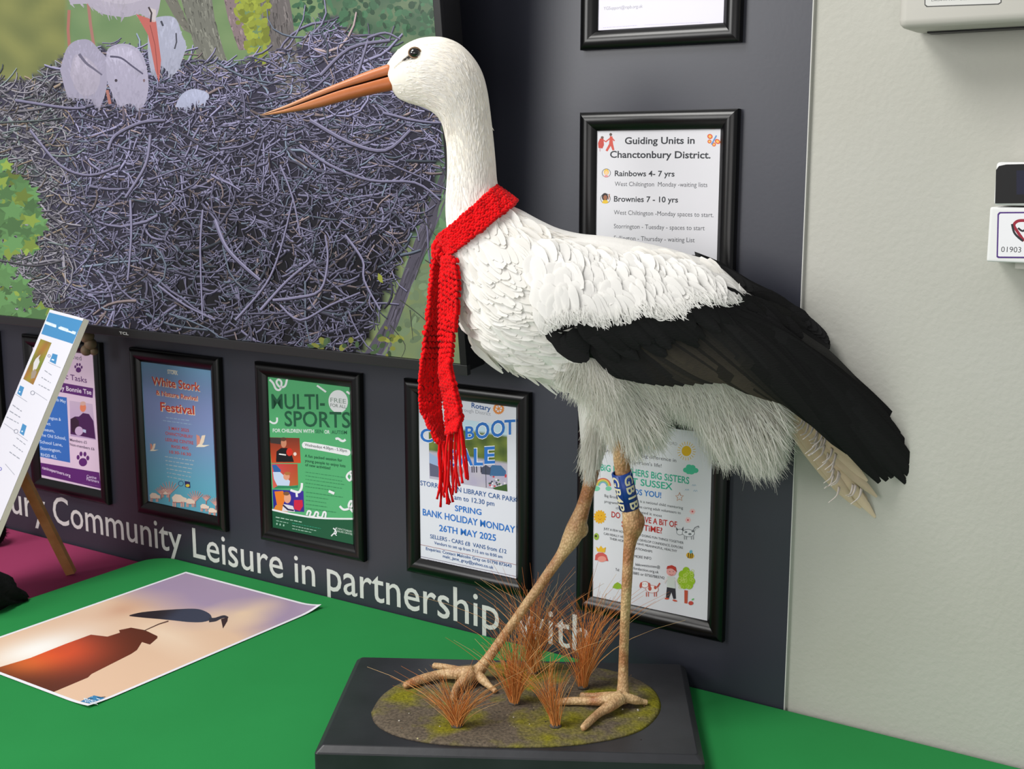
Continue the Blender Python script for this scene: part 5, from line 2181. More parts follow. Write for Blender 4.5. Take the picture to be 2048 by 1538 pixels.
# ---- feather blades
def blade(mb, R, T, w, nrm, col, col2=None, n=5, camber=0.12, bow=0.0, tip=2.2, side_bow=0.0, edge=None):
    R, T = np.asarray(R), np.asarray(T)
    d = T - R
    Ln = np.linalg.norm(d)
    dn = d / Ln
    s_ = np.cross(dn, nrm)
    s_ /= np.linalg.norm(s_)
    nn = np.cross(s_, dn)
    if np.dot(nn, nrm) < 0:
        nn = -nn
    vs, cs = [], []
    c2 = col if col2 is None else col2
    ce = None if edge is None else np.array(edge)
    for i in range(n + 1):
        t = i / n
        c = R + d * t + nn * bow * Ln * 4 * t * (1 - t) + s_ * side_bow * Ln * 4 * t * (1 - t)
        pw = w * 0.5 * min(1, 0.35 + 2.6 * t) * max(0.06, (1 - t ** tip)) ** 0.55
        cc = np.array(col) * (1 - t) + np.array(c2) * t
        vs += [c - s_ * pw - nn * camber * pw, c + nn * camber * pw * 0.6, c + s_ * pw - nn * camber * pw]
        if ce is None:
            cs += [tuple(cc)] * 3
        else:
            cs += [tuple(ce), tuple(cc), tuple(ce)]
    fs = []
    for i in range(n):
        a = i * 3
        fs += [(a, a + 1, a + 4, a + 3), (a + 1, a + 2, a + 5, a + 4)]
    mb.add(vs, fs, cs)


CAMN = np.array([0, -1, 0.12])
rf = random.Random(21)


def wcolr(lo=0.9, warm=0.0):
    g = rf.uniform(lo, 1.0)
    c = np.array(L((246, 245, 241))) * g
    if warm:
        c = c * (1 - warm) + np.array(L((236, 220, 190))) * warm
    return tuple(c)


# near wing black shell, thick and closed
WT = [(1100, 655), (1130, 634), (1180, 616), (1240, 612), (1300, 602), (1370, 585), (1440, 580), (1500, 586), (1560, 632), (1620, 674), (1661, 702), (1711, 752), (1747, 785), (1783, 821), (1806, 850), (1822, 886)]
WB = [(1112, 690), (1145, 712), (1185, 716), (1220, 734), (1260, 754), (1310, 764), (1360, 768), (1415, 763), (1460, 762), (1500, 776), (1545, 796), (1600, 815), (1660, 864), (1712, 900), (1760, 928), (1800, 936)]
wt, wb_ = catmull(WT, 3), catmull(WB, 3)
mb = MB()
ns_, nw = len(wt), 10
fr, bkk = [], []
for i in range(ns_):
    for j in range(nw + 1):
        q = wt[i] * (1 - j / nw) + wb_[i] * (j / nw)
        Y = WY(q[0], q[1], 0.002)
        fr.append(AY(q[0], q[1], Y))
        bkk.append(AY(q[0], q[1], min(Y + 0.007, Y0 - 0.001)))
N_ = len(fr)
fs = []
for i in range(ns_ - 1):
    for j in range(nw):
        a, c = i * (nw + 1) + j, (i + 1) * (nw + 1) + j
        fs.append((a, a + 1, c + 1, c))
        fs.append((N_ + a, N_ + c, N_ + c + 1, N_ + a + 1))
    a, c = i * (nw + 1), (i + 1) * (nw + 1)
    fs.append((a, c, N_ + c, N_ + a))
    fs.append((a + nw, N_ + a + nw, N_ + c + nw, c + nw))
for j in range(nw):
    fs.append((j, N_ + j, N_ + j + 1, j + 1))
    a = (ns_ - 1) * (nw + 1) + j
    fs.append((a, a + 1, N_ + a + 1, N_ + a))
mb.add(fr + bkk, fs, L((16, 16, 17)))
wing = sput(mb, 'wing', M_blackf)
wing['label'] = 'folded near wing of black flight feathers'

BLK = np.array(L((24, 24, 25)))
BRN = np.array(L((84, 76, 65)))
mb = MB()
ROOT = catmull([(1180, 672), (1250, 668), (1320, 660), (1390, 650), (1450, 640), (1500, 628), (1540, 640)], 4)
TIP = catmull([(1252, 757), (1305, 767), (1352, 771), (1405, 767), (1452, 764), (1490, 774), (1528, 794), (1562, 805), (1604, 822), (1650, 862), (1700, 903), (1740, 936), (1768, 955), (1792, 962), (1818, 962), (1836, 930)], 4)
NF = 40
for i in range(NF):
    t = i / (NF - 1)
    r, tp = plerp(ROOT, t), plerp(TIP, t)
    if i > NF * 0.6:
        tp = tp + np.array([rf.gauss(0, 5), rf.gauss(0, 6)])
    lift = 0.004 + 0.0005 * i
    brown = math.exp(-((tp[0] - 1500) / 105) ** 2) * (0.95 if i % 3 else 0.3)
    c0 = BLK * rf.uniform(0.7, 1.25)
    c1 = c0 * (1 - brown) + BRN * brown
    R3 = AY(r[0], r[1], WY(r[0], r[1], lift))
    T3 = AY(tp[0], tp[1], min(WY(tp[0], tp[1], lift * 0.8), Y0 - 0.004))
    blade(mb, R3, T3, rf.uniform(34, 44) * PXM, CAMN, c0, c1, n=9, camber=0.10, bow=0.035, tip=5, edge=tuple(c1 * 0.8))
# tertials over the back edge
for i in range(20):
    t = i / 19
    r = np.array([1430 + 120 * t, 610 + 50 * t]) + np.array([rf.gauss(0, 4), rf.gauss(0, 4)])
    tp = plerp([(1600, 722), (1660, 742), (1711, 772), (1747, 800), (1783, 835), (1806, 868), (1828, 905), (1838, 916)], min(1, t * 0.9 + 0.1 * rf.random())) + np.array([-6, 0])
    lift = 0.016 + 0.0005 * i
    R3 = AY(r[0], r[1], WY(r[0], r[1], lift))
    T3 = AY(tp[0], tp[1], min(WY(tp[0], tp[1], lift * 0.5), Y0 - 0.004))
    g = rf.uniform(0.6, 1.2)
    blade(mb, R3, T3, rf.uniform(34, 46) * PXM, CAMN, BLK * g, BLK * g * 1.3, n=9, camber=0.10, bow=0.03, tip=5, edge=tuple(BLK * g * 0.7))
# upper black coverts
for k in range(70):
    t = rf.random()
    b0 = plerp([(1140, 640), (1225, 640), (1300, 622), (1370, 612), (1440, 596), (1500, 592), (1540, 622)], t)
    off = rf.uniform(0, 60)
    r = b0 + np.array([off * 0.35, off * 0.6 - 20])
    a = math.radians(28 + 20 * (1 - t) + rf.gauss(0, 5))
    ln = rf.uniform(70, 110)
    tp = r + np.array([math.cos(a), math.sin(a)]) * ln
    lift = 0.022 - off * 0.00008
    g = rf.uniform(0.6, 1.25)
    blade(mb, AY(r[0], r[1], WY(r[0], r[1], lift)), AY(tp[0], tp[1], WY(tp[0], tp[1], lift - 0.003)), rf.uniform(26, 36) * PXM, CAMN, BLK * g, BLK * g * 1.2, n=6, camber=0.12, bow=0.03, tip=4, edge=tuple(BLK * g * 0.7))
# ragged tips at the wing end
for k in range(46):
    t = rf.random()
    tp = plerp([(1700, 905), (1740, 938), (1775, 960), (1795, 966), (1822, 968), (1838, 940), (1840, 912)], t) + np.array([rf.gauss(0, 5), rf.gauss(0, 6)])
    r = tp + np.array([-rf.uniform(40, 80) * 0.62, -rf.uniform(40, 80)])
    blade(mb, AY(r[0], r[1], WY(r[0], r[1], 0.009)), AY(tp[0], tp[1], Y0 - 0.012 + rf.gauss(0, 0.004)), rf.uniform(4, 9) * PXM, CAMN, BLK * rf.uniform(0.6, 1.1), n=4, tip=3)
# small black alula patch at the shoulder
for (r, tp, w) in (((1098, 664), (1150, 712), 26), ((1106, 672), (1166, 724), 34), ((1125, 672), (1176, 722), 40), ((1140, 660), (1174, 706), 40), ((1092, 662), (1118, 690), 18), ((1130, 690), (1160, 722), 24)):
    blade(mb, AY(*r, WY(*r, 0.016)), AY(*tp, WY(*tp, 0.016)), w * PXM, CAMN, BLK * 0.9, n=6, tip=4)
ffo = sput(mb, 'flight_feathers', M_blackf, wing)
ffo.matrix_parent_inverse = Matrix.Identity(4)

# far wing
mb = MB()
FW_T = catmull([(1389, 503), (1443, 525), (1500, 560), (1550, 585), (1600, 617), (1625, 638), (1645, 662), (1661, 688)], 3)
FW_B = catmull([(1400, 560), (1450, 590), (1500, 625), (1550, 655), (1590, 685), (1615, 700), (1640, 704), (1660, 698)], 3)
fr, bkk = [], []
for i in range(len(FW_T)):
    for j in range(7):
        q = FW_T[i] * (1 - j / 6) + FW_B[i] * (j / 6)
        yy = Y0 + 0.012 + 0.016 * (1 - j / 6) - 0.012 * (i / len(FW_T))
        fr.append(AY(q[0], q[1], yy))
        bkk.append(AY(q[0], q[1], yy + 0.006))
# hanging outer side of the far wing
N_ = len(fr)
fs = []
for i in range(len(FW_T) - 1):
    for j in range(6):
        a, c = i * 7 + j, (i + 1) * 7 + j
        fs += [(a, a + 1, c + 1, c), (N_ + a, N_ + c, N_ + c + 1, N_ + a + 1)]
    a, c = i * 7, (i + 1) * 7
    fs += [(a, c, N_ + c, N_ + a), (a + 6, N_ + a + 6, N_ + c + 6, c + 6)]
for j in range(6):
    a = (len(FW_T) - 1) * 7 + j
    fs += [(j, N_ + j, N_ + j + 1, j + 1), (a, a + 1, N_ + a + 1, N_ + a)]
mb.add(fr + bkk, fs, L((15, 15, 16)))
for i in range(24):
    t = i / 23
    r = np.array([1410 + 130 * t, 548 + 62 * t])
    tp = plerp([(1560, 660), (1600, 690), (1640, 705), (1690, 790), (1740, 850), (1790, 915)], t)
    yr = Y0 + 0.075 - 0.03 * t
    blade(mb, AY(r[0], r[1], yr), AY(tp[0], tp[1], Y0 + 0.05 - 0.035 * t), 44 * PXM, (0, 1, 0.2), BLK * rf.uniform(0.7, 1.1), n=7, tip=4, bow=0.05)
for i in range(20):
    t = i / 19
    q = plerp(FW_T, min(1, t * 0.9)) + np.array([-8, 10])
    a = math.radians(33 + 8 * t)
    tp = q + np.array([math.cos(a), math.sin(a)]) * (70 * (1 - 0.35 * t))
    if tp[0] > 1656:
        tp = np.array([1656, 690 + rf.uniform(-8, 4)])
    blade(mb, AY(*q, Y0 + 0.020), AY(*tp, Y0 + 0.010), 24 * PXM, CAMN, BLK * rf.uniform(0.7, 1.3), n=5, tip=4)
fwo = sput(mb, 'wing', M_blackf)
fwo['label'] = 'far wing, black edge showing above the back'

# ---- white body and covert feathers
mb = MB()
BND = [(1085, 668), (1112, 650), (1133, 641), (1169, 636), (1200, 650), (1223, 646), (1260, 636), (1292, 624), (1320, 628), (1345, 632), (1370, 630), (1378, 606), (1414, 606), (1444, 603), (1471, 603), (1496, 592)]


def flow(x, y):
    """direction the small feathers lie, image angle in degrees (0 right, 90 down)"""
    if y > 560 and x < 1060:
        return 62 - 20 * (x - 940) / 120
    k = min(1, max(0, (x - 1050) / 420))
    return 84 * (1 - k) + 36 * k if y > 520 else 30 + 34 * (1 - k)


for row in range(6):
    nrow = 130 if row == 0 else 64
    for k in range(nrow):
        t = (k + rf.random()) / nrow
        b0 = plerp(BND, t)
        up = row * 21 + rf.uniform(0, 9)
        tp = b0 + np.array([rf.gauss(0, 4) - up * 0.22, rf.gauss(0, 7 if row == 0 else 5) - up])
        a = math.radians(flow(tp[0], tp[1]) + rf.gauss(0, 14))
        ln = rf.uniform(34, 58)
        r = tp - np.array([math.cos(a), math.sin(a)]) * ln
        if r[1] < pl1(BACK, r[0]) + 16 or tp[1] < pl1(BACK, tp[0]) + 16:
            continue
        lift_t = 0.0305 + 0.0012 * row if row < 4 else 0.016 + 0.001 * row
        lt_ = WY(tp[0], tp[1], max(0.006, 0.028 - 0.0042 * row) + rf.uniform(0, 0.001))
        lr_ = WY(r[0], r[1], max(0.003, 0.022 - 0.0045 * row))
        blade(mb, AY(r[0], r[1], lr_), AY(tp[0], tp[1], lt_), (rf.uniform(12, 22) if row == 0 else rf.uniform(22, 36)) * PXM, CAMN, wcolr(0.95), n=5, camber=0.05, bow=0.02 * rf.random(), tip=3.0, side_bow=rf.gauss(0, 0.03))
# fine barbs along the fringe
for k in range(420):
    b0 = plerp(BND, rf.random())
    tp = b0 + np.array([rf.gauss(3, 6), rf.uniform(-8, 12)])
    a = math.radians(flow(tp[0], tp[1]) + rf.gauss(0, 20))
    ln = rf.uniform(14, 30)
    r = tp - np.array([math.cos(a), math.sin(a)]) * ln
    blade(mb, AY(r[0], r[1], WY(r[0], r[1], 0.029)), AY(tp[0], tp[1], WY(tp[0], tp[1], 0.031)), rf.uniform(1.2, 3) * PXM, CAMN, wcolr(0.92), n=4, camber=0, tip=2, side_bow=rf.gauss(0, 0.09))
# flank and breast feathers, all over the white body
for k in range(1700):
    x, y = rf.uniform(905, 1480), rf.uniform(430, 800)
    bk = pl1(BACK, x) if x > 1000 else 400 + (1000 - x) * 0.95
    if y < bk + 24:
        continue
    rel = np.array([x, y]) - A_
    v = (rel * TBv).sum(1) / TL2
    pd = np.abs(rel[:, 0] * TBv[:, 1] - rel[:, 1] * TBv[:, 0]) / np.sqrt(TL2) + np.where((v < -0.05) | (v > 1.05), 500, 0)
    i = int(np.argmin(pd))
    if pd[i] > 20 or v[i] > 0.97 or v[i] < 0.03:
        continue
    if y < 520 and rf.random() < 0.6:
        continue
    i2 = min(i + 3, len(STI) - 1)
    vt, vb = STI[i2, 0:2] - STI[max(i - 3, 0), 0:2], STI[i2, 2:4] - STI[max(i - 3, 0), 2:4]
    vd = vt / np.linalg.norm(vt) * (1 - v[i]) + vb / np.linalg.norm(vb) * v[i]
    a = math.atan2(vd[1], vd[0]) + rf.gauss(0, 0.14) + 0.12 * (1 - v[i])
    ln = rf.uniform(34, 62)
    tp = np.array([x, y])
    r = tp - np.array([math.cos(a), math.sin(a)]) * ln
    try:
        lt_, lr_ = DY(tp[0], tp[1]) - 0.0018 - rf.uniform(0, 0.0014), DY(r[0], r[1]) + 0.001
    except Exception:
        continue
    if abs(lt_ - lr_) > 0.05:
        continue
    blade(mb, AY(r[0], r[1], lr_), AY(tp[0], tp[1], lt_), rf.uniform(14, 26) * PXM, CAMN, wcolr(0.95, 0.12 * rf.random()), n=5, camber=0.06, tip=2.6, side_bow=rf.gauss(0, 0.03))
# pointed breast plumes hanging from the front outline
for k in range(150):
    t = rf.random()
    p = plerp([(912, 505), (921, 560), (927, 606), (937, 655), (960, 700), (985, 722), (1010, 738), (1050, 750), (1095, 766), (1140, 785)], t)
    tp = p + np.array([rf.gauss(1, 3), rf.gauss(2, 5)])
    a = math.radians(80 - 48 * t + rf.gauss(0, 6))
    ln = rf.uniform(46, 90)
    r = tp - np.array([math.cos(a), math.sin(a)]) * ln + np.array([6, -4])
    yo = rf.uniform(-0.025, 0.02)
    blade(mb, AY(r[0], r[1], Y0 + yo), AY(tp[0], tp[1], Y0 + yo * 0.8), rf.uniform(7, 14) * PXM, CAMN, wcolr(0.92, 0.25 * rf.random()), n=6, camber=0.2, tip=1.7, side_bow=0.03)
for k in range(5200):
    i = int(rf.uniform(2, 100))
    v_ = rf.uniform(0.04, 0.96)
    q = STI[i, 0:2] * (1 - v_) + STI[i, 2:4] * v_
    if q[0] < 800 and abs(v_ - 0.4) < 0.3:
        continue
    if (q[0] - 829) ** 2 / 300 + (q[1] - 111) ** 2 / 150 < 1.3:
        continue
    j = min(i + 5, len(STI) - 1)
    d = (STI[j, 0:2] * (1 - v_) + STI[j, 2:4] * v_) - q
    d = d / np.linalg.norm(d)
    aa = math.atan2(d[1], d[0]) + rf.gauss(0, 0.16)
    tp = q + np.array([math.cos(aa), math.sin(aa)]) * rf.uniform(10, 24)
    if tp[1] > 480:
        continue
    g = rf.uniform(0.95, 1.03)
    warm = rf.uniform(0, 0.3) if q[1] < 330 else 0.1
    c_ = (np.array(L((248, 246, 241))) * (1 - warm) + np.array(L((234, 218, 190))) * warm) * g
    blade(mb, AY(q[0], q[1], DY(q[0], q[1]) + 0.0002), AY(tp[0], tp[1], DY(tp[0], tp[1]) - rf.uniform(0.0002, 0.0005)), rf.uniform(1.5, 3.2) * PXM, CAMN, tuple(c_), n=3, camber=0.05, tip=2)
pfo = sput(mb, 'white_feathers', M_feather)
pfo['label'] = 'white covert and breast feathers'
tag(pfo, kind='stuff')

# ---- tail of cream feathers
mb = MB()
for (r, tp, w, dy) in (((1560, 800), (1751, 1035), 24, 0), ((1565, 798), (1754, 994), 22, -.006), ((1560, 806), (1722, 1016), 26, .004), ((1570, 815), (1706, 1006), 24, -.004), ((1575, 830), (1672, 976), 22, .006),
                       ((1570, 800), (1735, 962), 20, -.008), ((1580, 800), (1716, 925), 24, -.010), ((1560, 810), (1748, 1020), 18, .008), ((1575, 825), (1690, 990), 20, -.002), ((1600, 830), (1742, 932), 20, .012)):
    g = rf.uniform(0.86, 1.05)
    c0 = np.array(L((238, 208, 172))) * g
    c1 = np.array(L((240, 220, 190))) * g
    blade(mb, AY(*r, Y0 - 0.014 + dy * 0.5), AY(*tp, Y0 - 0.014 + dy), w * PXM, CAMN, c0, c1, n=10, camber=0.16, tip=6, bow=0.015, side_bow=rf.gauss(0, 0.012), edge=tuple(c1 * 0.88))
for k in range(26):
    t = rf.random()
    p = plerp([(1592, 830), (1625, 880), (1650, 925), (1675, 965), (1700, 990)], t) + np.array([rf.uniform(0, 34), rf.uniform(-14, 8)])
    P = [p, p + np.array([-2, 10]), p + np.array([-7, 20]), p + np.array([-18, 26]) * rf.uniform(0.7, 1.3)]
    P3 = [AY(q[0], q[1], Y0 - 0.026 - 0.003 * i) for i, q in enumerate(catmull(P, 3))]
    n = len(P3)
    mb.tube(P3, [0.0021 * (1 - i / n) + 0.0003 for i in range(n)], L((242, 234, 226)), seg=5, flat=0.3)
tlo = sput(mb, 'tail', M_feather)
tlo['label'] = 'cream tail feathers with white curled barbs'

# ---- soft down under the body and on the thighs
mb = MB()
FB = [(1100, 770), (1150, 800), (1181, 818), (1205, 860), (1225, 900), (1245, 885), (1270, 935), (1290, 905), (1336, 898), (1346, 842), (1372, 850), (1400, 860), (1426, 920), (1455, 940), (1480, 930), (1515, 958), (1560, 954), (1580, 915), (1590, 870)]


def strand(r, t, Yr, Yt, w, col, bend):
    r, t = np.array(r), np.array(t)
    d = t - r
    pn = np.array([-d[1], d[0]]) / (np.linalg.norm(d) + 1e-6)
    vs = []
    n = 4
    for i in range(n + 1):
        s_ = i / n
        q = r + d * s_ + pn * bend * np.linalg.norm(d) * s_ * s_
        p = AY(q[0], q[1], Yr + (Yt - Yr) * s_)
        ww = w * (1 - 0.8 * s_) * 0.5
        o_ = np.array([pn[0], rf.uniform(-0.6, 0.6), -pn[1]])
        vs += [p - o_ * ww, p + o_ * ww]
    mb.add(vs, [(2 * i, 2 * i + 1, 2 * i + 3, 2 * i + 2) for i in range(n)], col)


def dcol():
    g = rf.uniform(0.84, 1.0)
    c = np.array(L((246, 244, 239))) * g
    w = rf.random() * 0.25
    return tuple(c * (1 - w) + np.array(L((232, 222, 192))) * w * g)


def thighY(x, y):
    r = pl1([(740, .050), (800, .042), (850, .022), (890, .013)], y)
    xc = pl1([(740, 1225), (790, 1228), (840, 1235), (890, 1241)], y)
    q = (x - xc) * PXM / r
    return hipN - r * math.sqrt(1 - q * q) if abs(q) < 1 and 735 < y < 900 else 9.0


UTOP = [(1100, 740), (1150, 728), (1214, 728), (1260, 744), (1310, 752), (1410, 752), (1460, 752), (1500, 766), (1545, 790), (1592, 800)]
for k in range(17000):
    x = rf.uniform(1105, 1592)
    if x < 1190 and rf.random() > (x - 1085) / 105:
        continue
    yb, yt = pl1(FB, x), pl1(UTOP, x)
    surf = rf.random() < 0.55
    if surf:
        y = yt + (yb - yt) * rf.random() + 6
    else:
        y = yb + rf.gauss(0, 12) - abs(rf.gauss(0, 1)) * 26
    if x < 1345:
        og = np.array([1150 + (x - 1110) * 0.30, 690])
        ln = rf.uniform(45, 105)
        Yc = Y0 - 0.035 + rf.uniform(-0.035, 0.035)
    else:
        og = np.array([1310 + (x - 1345) * 0.62, 690])
        ln = rf.uniform(45, 115)
        Yc = Y0 + rf.uniform(-0.062, 0.05)
    d = og - np.array([x, y])
    d /= np.linalg.norm(d)
    a = math.atan2(d[1], d[0]) + rf.gauss(0, 0.12)
    d = np.array([math.cos(a), math.sin(a)])
    r = np.array([x, y]) + d * ln
    if r[1] < yt - 30:
        r = np.array([x, y]) + d * max(18, ln * 0.5)
    Yr = Yc
    if surf:
        Yr = min(DY(r[0], r[1]), thighY(r[0], r[1])) + 0.002
        Yc = min(DY(x, y), thighY(x, y), Yr + 0.02) - rf.uniform(0.003, 0.010)
    strand(r, (x, y), Yr, Yc + rf.gauss(0, 0.004), rf.uniform(0.0006, 0.0015), dcol(), rf.gauss(0, 0.12))
for k in range(1500):   # near thigh cuff around the shank
    a = rf.uniform(-1, 1)
    x = 1240 + a * 18
    y = 905 - abs(rf.gauss(0, 34)) + rf.gauss(0, 6) + 14 * (a > 0.2)
    ln = rf.uniform(40, 80)
    strand((x + a * 10 - 4, y - ln), (x, y), hipN + rf.uniform(-0.022, 0.02), hipN + rf.uniform(-0.014, 0.012), rf.uniform(0.0006, 0.0014), dcol(), rf.gauss(0, 0.08))
for k in range(2400):   # far thigh
    t = rf.random()
    y = 806 + 169 * t ** 0.8
    xl = pl1([(806, 1180), (845, 1168), (903, 1164), (947, 1160), (975, 1176)], y)
    xr = pl1([(806, 1232), (845, 1228), (903, 1212), (947, 1194), (975, 1182)], y)
    x = xl + (xr - xl) * rf.random() + rf.gauss(0, 3)
    ln = rf.uniform(45, 85)
    d = np.array([1206, 720]) - np.array([x, y])
    r = np.array([x, y]) + d / np.linalg.norm(d) * ln
    yc = hipF + rf.uniform(-0.026, 0.02)
    strand(r, (x, y), yc, yc + rf.gauss(0, 0.003), rf.uniform(0.0006, 0.0014), dcol(), rf.gauss(0, 0.08))
dno = sput(mb, 'down', M_down)
dno['label'] = 'fluffy off-white down on belly and thighs'
tag(dno, kind='stuff')

# ---- blue leg ring with engraved code
ra, rb_ = SP_(1243, 944, (hipN * 2 + yhN) / 3), SP_(1259, 1016, yhN + .003)
ax_ = (rb_ - ra) / np.linalg.norm(rb_ - ra)
hlen = np.linalg.norm(rb_ - ra)
rad = 0.0134
sx_ = np.cross(ax_, np.array([0, -1, 0]))
sx_ /= np.linalg.norm(sx_)
if sx_[0] < 0:
    sx_ = -sx_
sy_ = np.cross(ax_, sx_)
if sy_[1] > 0:
    sy_ = -sy_                       # towards the viewer


def ringp(a, h, r):
    """a: angle from the viewer side, positive to the right"""
    return ra + ax_ * h + (sy_ * math.cos(a) + sx_ * math.sin(a)) * r


mb = MB()
n = 40
prof = [(rad - .0022, 0.0), (rad, 0.0006), (rad, hlen - .0006), (rad - .0022, hlen), (rad - .0022, 0.0)]
vs, fs = [], []
for (r_, h_) in prof:
    for k in range(n):
        vs.append(ringp(2 * PI * k / n, h_, r_))
for i in range(len(prof) - 1):
    for k in range(n):
        fs.append((i * n + k, i * n + (k + 1) % n, (i + 1) * n + (k + 1) % n, (i + 1) * n + k))
mb.add(vs, fs)
sa = -0.42
mb.add([ringp(sa - .05, .0004, rad), ringp(sa, .0004, rad + .0010), ringp(sa + .05, .0004, rad), ringp(sa - .05, hlen - .0004, rad), ringp(sa, hlen - .0004, rad + .0010), ringp(sa + .05, hlen - .0004, rad)], [(0, 1, 4, 3), (1, 2, 5, 4), (0, 2, 1), (3, 4, 5)])
rgo = sput(mb, 'leg_ring', M_ring)
rgo['label'] = 'blue ring with cream code on the leg'
mb = MB()
for txt, amid, hw2 in (('GB1B', 0.55, 0.46), ('GB4P', -0.95, 0.42)):
    v, ff = glyphs(txt, 0.02)
    x0, x1 = v[:, 0].min(), v[:, 0].max()
    pts = []
    for x, y in v:
        h_ = 0.002 + (x - x0) / (x1 - x0) * (hlen - 0.004)
        a = amid + hw2 - (y / 0.70) * 2 * hw2
        a = amid - hw2 + (1 - y / 0.70) * 0 + (y / 0.70) * 2 * hw2
        pts.append((a, h_))
    import bmesh
    gb = bmesh.new()
    gv = [gb.verts.new((a, h_ * 60, 0)) for a, h_ in pts]
    for q in ff:
        try:
            gb.faces.new([gv[i] for i in q])
        except ValueError:
            pass
    bmesh.ops.triangulate(gb, faces=gb.faces[:])
    for it in range(3):
        le = [e_ for e_ in gb.edges if e_.calc_length() > 0.12]
        if le:
            bmesh.ops.subdivide_edges(gb, edges=le, cuts=1)
            bmesh.ops.triangulate(gb, faces=gb.faces[:])
    gb.verts.index_update()
    mb.add([ringp(q.co.x, q.co.y / 60, rad + 0.00035) for q in gb.verts], [[q.index for q in fc.verts] for fc in gb.faces])
    gb.free()
rt = mb.build('engraving', M_ringtxt, None, smooth=False)
rt.parent = rgo

# ------------------------------------------------------------------ red crocheted scarf
scarf = empty('knitted_scarf', AY(945, 445, Y0))
tag(scarf, 'red knitted scarf with fringe tied round the neck of the stork', 'scarf')
SCI = Matrix.Translation(-scarf.location)
rs = random.Random(31)


def kput(mb, name):
    o = mb.build(name, M_red, None, True)
    o.parent = scarf
    o.matrix_parent_inverse = SCI
    return o


def redc():
    g = rs.uniform(0.72, 1.08)
    return tuple(np.array(L((236, 4, 14))) * g)


def stitch(mb, c, d, s_, n_, ln, w):
    """one plump yarn loop: an elongated bead along d"""
    mb.ball(c, (w * 0.62, w * 0.75, ln * 0.62), redc(), seg=7, rings=5, axes=(s_, n_, d))


def ribbon(mb, rowsL, rowsR, nrm, rows, cols, thick, skip=0.0):
    """rowsL/rowsR: arrays of edge points; covers the strip with rows of V stitches, both faces"""
    for i in range(rows):
        t = (i + 0.5) / rows
        a, b2 = plerp(rowsL, t), plerp(rowsR, t)
        a2, b3 = plerp(rowsL, min(1, t + 0.01)), plerp(rowsR, min(1, t + 0.01))
        dd = (a2 + b3) / 2 - (a + b2) / 2
        dd /= np.linalg.norm(dd) + 1e-9
        wv = b2 - a
        W_3 = np.linalg.norm(wv)
        s_ = wv / W_3
        n_ = np.cross(dd, s_)
        if np.dot(n_, nrm(t) if callable(nrm) else nrm) < 0:
            n_ = -n_
        for j in range(cols):
            for sd in (-1, 1):
                if rs.random() < skip:
                    continue
                u = (j + 0.5 + sd * 0.22) / cols
                wav = 0.0012 * math.sin(i * 1.3 + j)
                c = a + wv * u + s_ * rs.gauss(0, .0005) + dd * rs.gauss(0, .0006) + n_ * (thick * 0.5 + wav * 0.5)
                da = dd * 0.86 + s_ * sd * 0.5
                da /= np.linalg.norm(da)
                sa_ = np.cross(da, n_)
                stitch(mb, c, da, sa_, n_, 0.0064, 0.0036)
                if sd == 1:
                    c2 = c - n_ * thick
                    stitch(mb, c2, da, sa_, n_, 0.0064, 0.0036)


def core(mb, rowsL, rowsR, nrm, n, thick):
    vs, fs = [], []
    for i in range(n + 1):
        t = i / n
        a, b2 = plerp(rowsL, t), plerp(rowsR, t)
        nn = nrm(t) if callable(nrm) else np.array(nrm, float)
        nn = nn / np.linalg.norm(nn)
        e = (b2 - a) * 0.06
        vs += [a + e + nn * thick / 2, b2 - e + nn * thick / 2, b2 - e - nn * thick / 2, a + e - nn * thick / 2]
    for i in range(n):
        o_ = i * 4
        for k in range(4):
            fs.append((o_ + k, o_ + (k + 1) % 4, o_ + 4 + (k + 1) % 4, o_ + 4 + k))
    fs += [(3, 2, 1, 0), (n * 4, n * 4 + 1, n * 4 + 2, n * 4 + 3)]
    mb.add(vs, fs, L((150, 6, 14)))


# wrap round the neck
c_back, c_front = np.array([1008, 392.]), np.array([889, 490.])
wc = AY(*((c_back + c_front) / 2), Y0)
ax1 = (AY(*c_front, Y0) - AY(*c_back, Y0)) / 2
r1 = np.linalg.norm(ax1)
e1 = ax1 / r1
e3 = np.cross(e1, np.array([0, 1, 0]))
if e3[2] < 0:
    e3 = -e3
Lr, Rr, Nr = [], [], []
NA = 48
for i in range(NA + 1):
    a = 2 * PI * i / NA
    rad_v = e1 * math.cos(a) * (r1 + 0.002) + np.array([0, -1, 0]) * math.sin(a) * 0.047
    hb = 0.0135 + 0.003 * math.sin(a / 2) ** 2
    Lr.append(wc + rad_v * 0.93 + e3 * hb)
    Rr.append(wc + rad_v * 1.10 - e3 * hb)
    Nr.append(rad_v / np.linalg.norm(rad_v))
Lr, Rr, Nr = np.array(Lr), np.array(Rr), np.array(Nr)


def nrm_ring(t):
    return plerp(Nr, t)


mb = MB()
core(mb, Lr, Rr, nrm_ring, 48, 0.005)
ribbon(mb, Lr, Rr, nrm_ring, 66, 6, 0.005)
kput(mb, 'neck_wrap')
# knot
mb = MB()
kc = AY(886, 500, Y0 - 0.006)
mb.ball(kc, (.013, .016, .015), L((170, 6, 14)), seg=16, rings=10)
for k in range(150):
    d = np.array([rs.gauss(0, 1), rs.gauss(0, 1), rs.gauss(0, 1)])
    d /= np.linalg.norm(d)
    p = kc + d * np.array([.0135, .0165, .0155])
    t1 = np.cross(d, (0.3, 0.2, 0.9))
    t1 /= np.linalg.norm(t1)
    t2 = np.cross(d, t1)
    aa = rs.uniform(0, PI)
    stitch(mb, p, t1 * math.cos(aa) + t2 * math.sin(aa), np.cross(d, t1 * math.cos(aa) + t2 * math.sin(aa)), d, 0.0064, 0.0038)
kput(mb, 'knot')

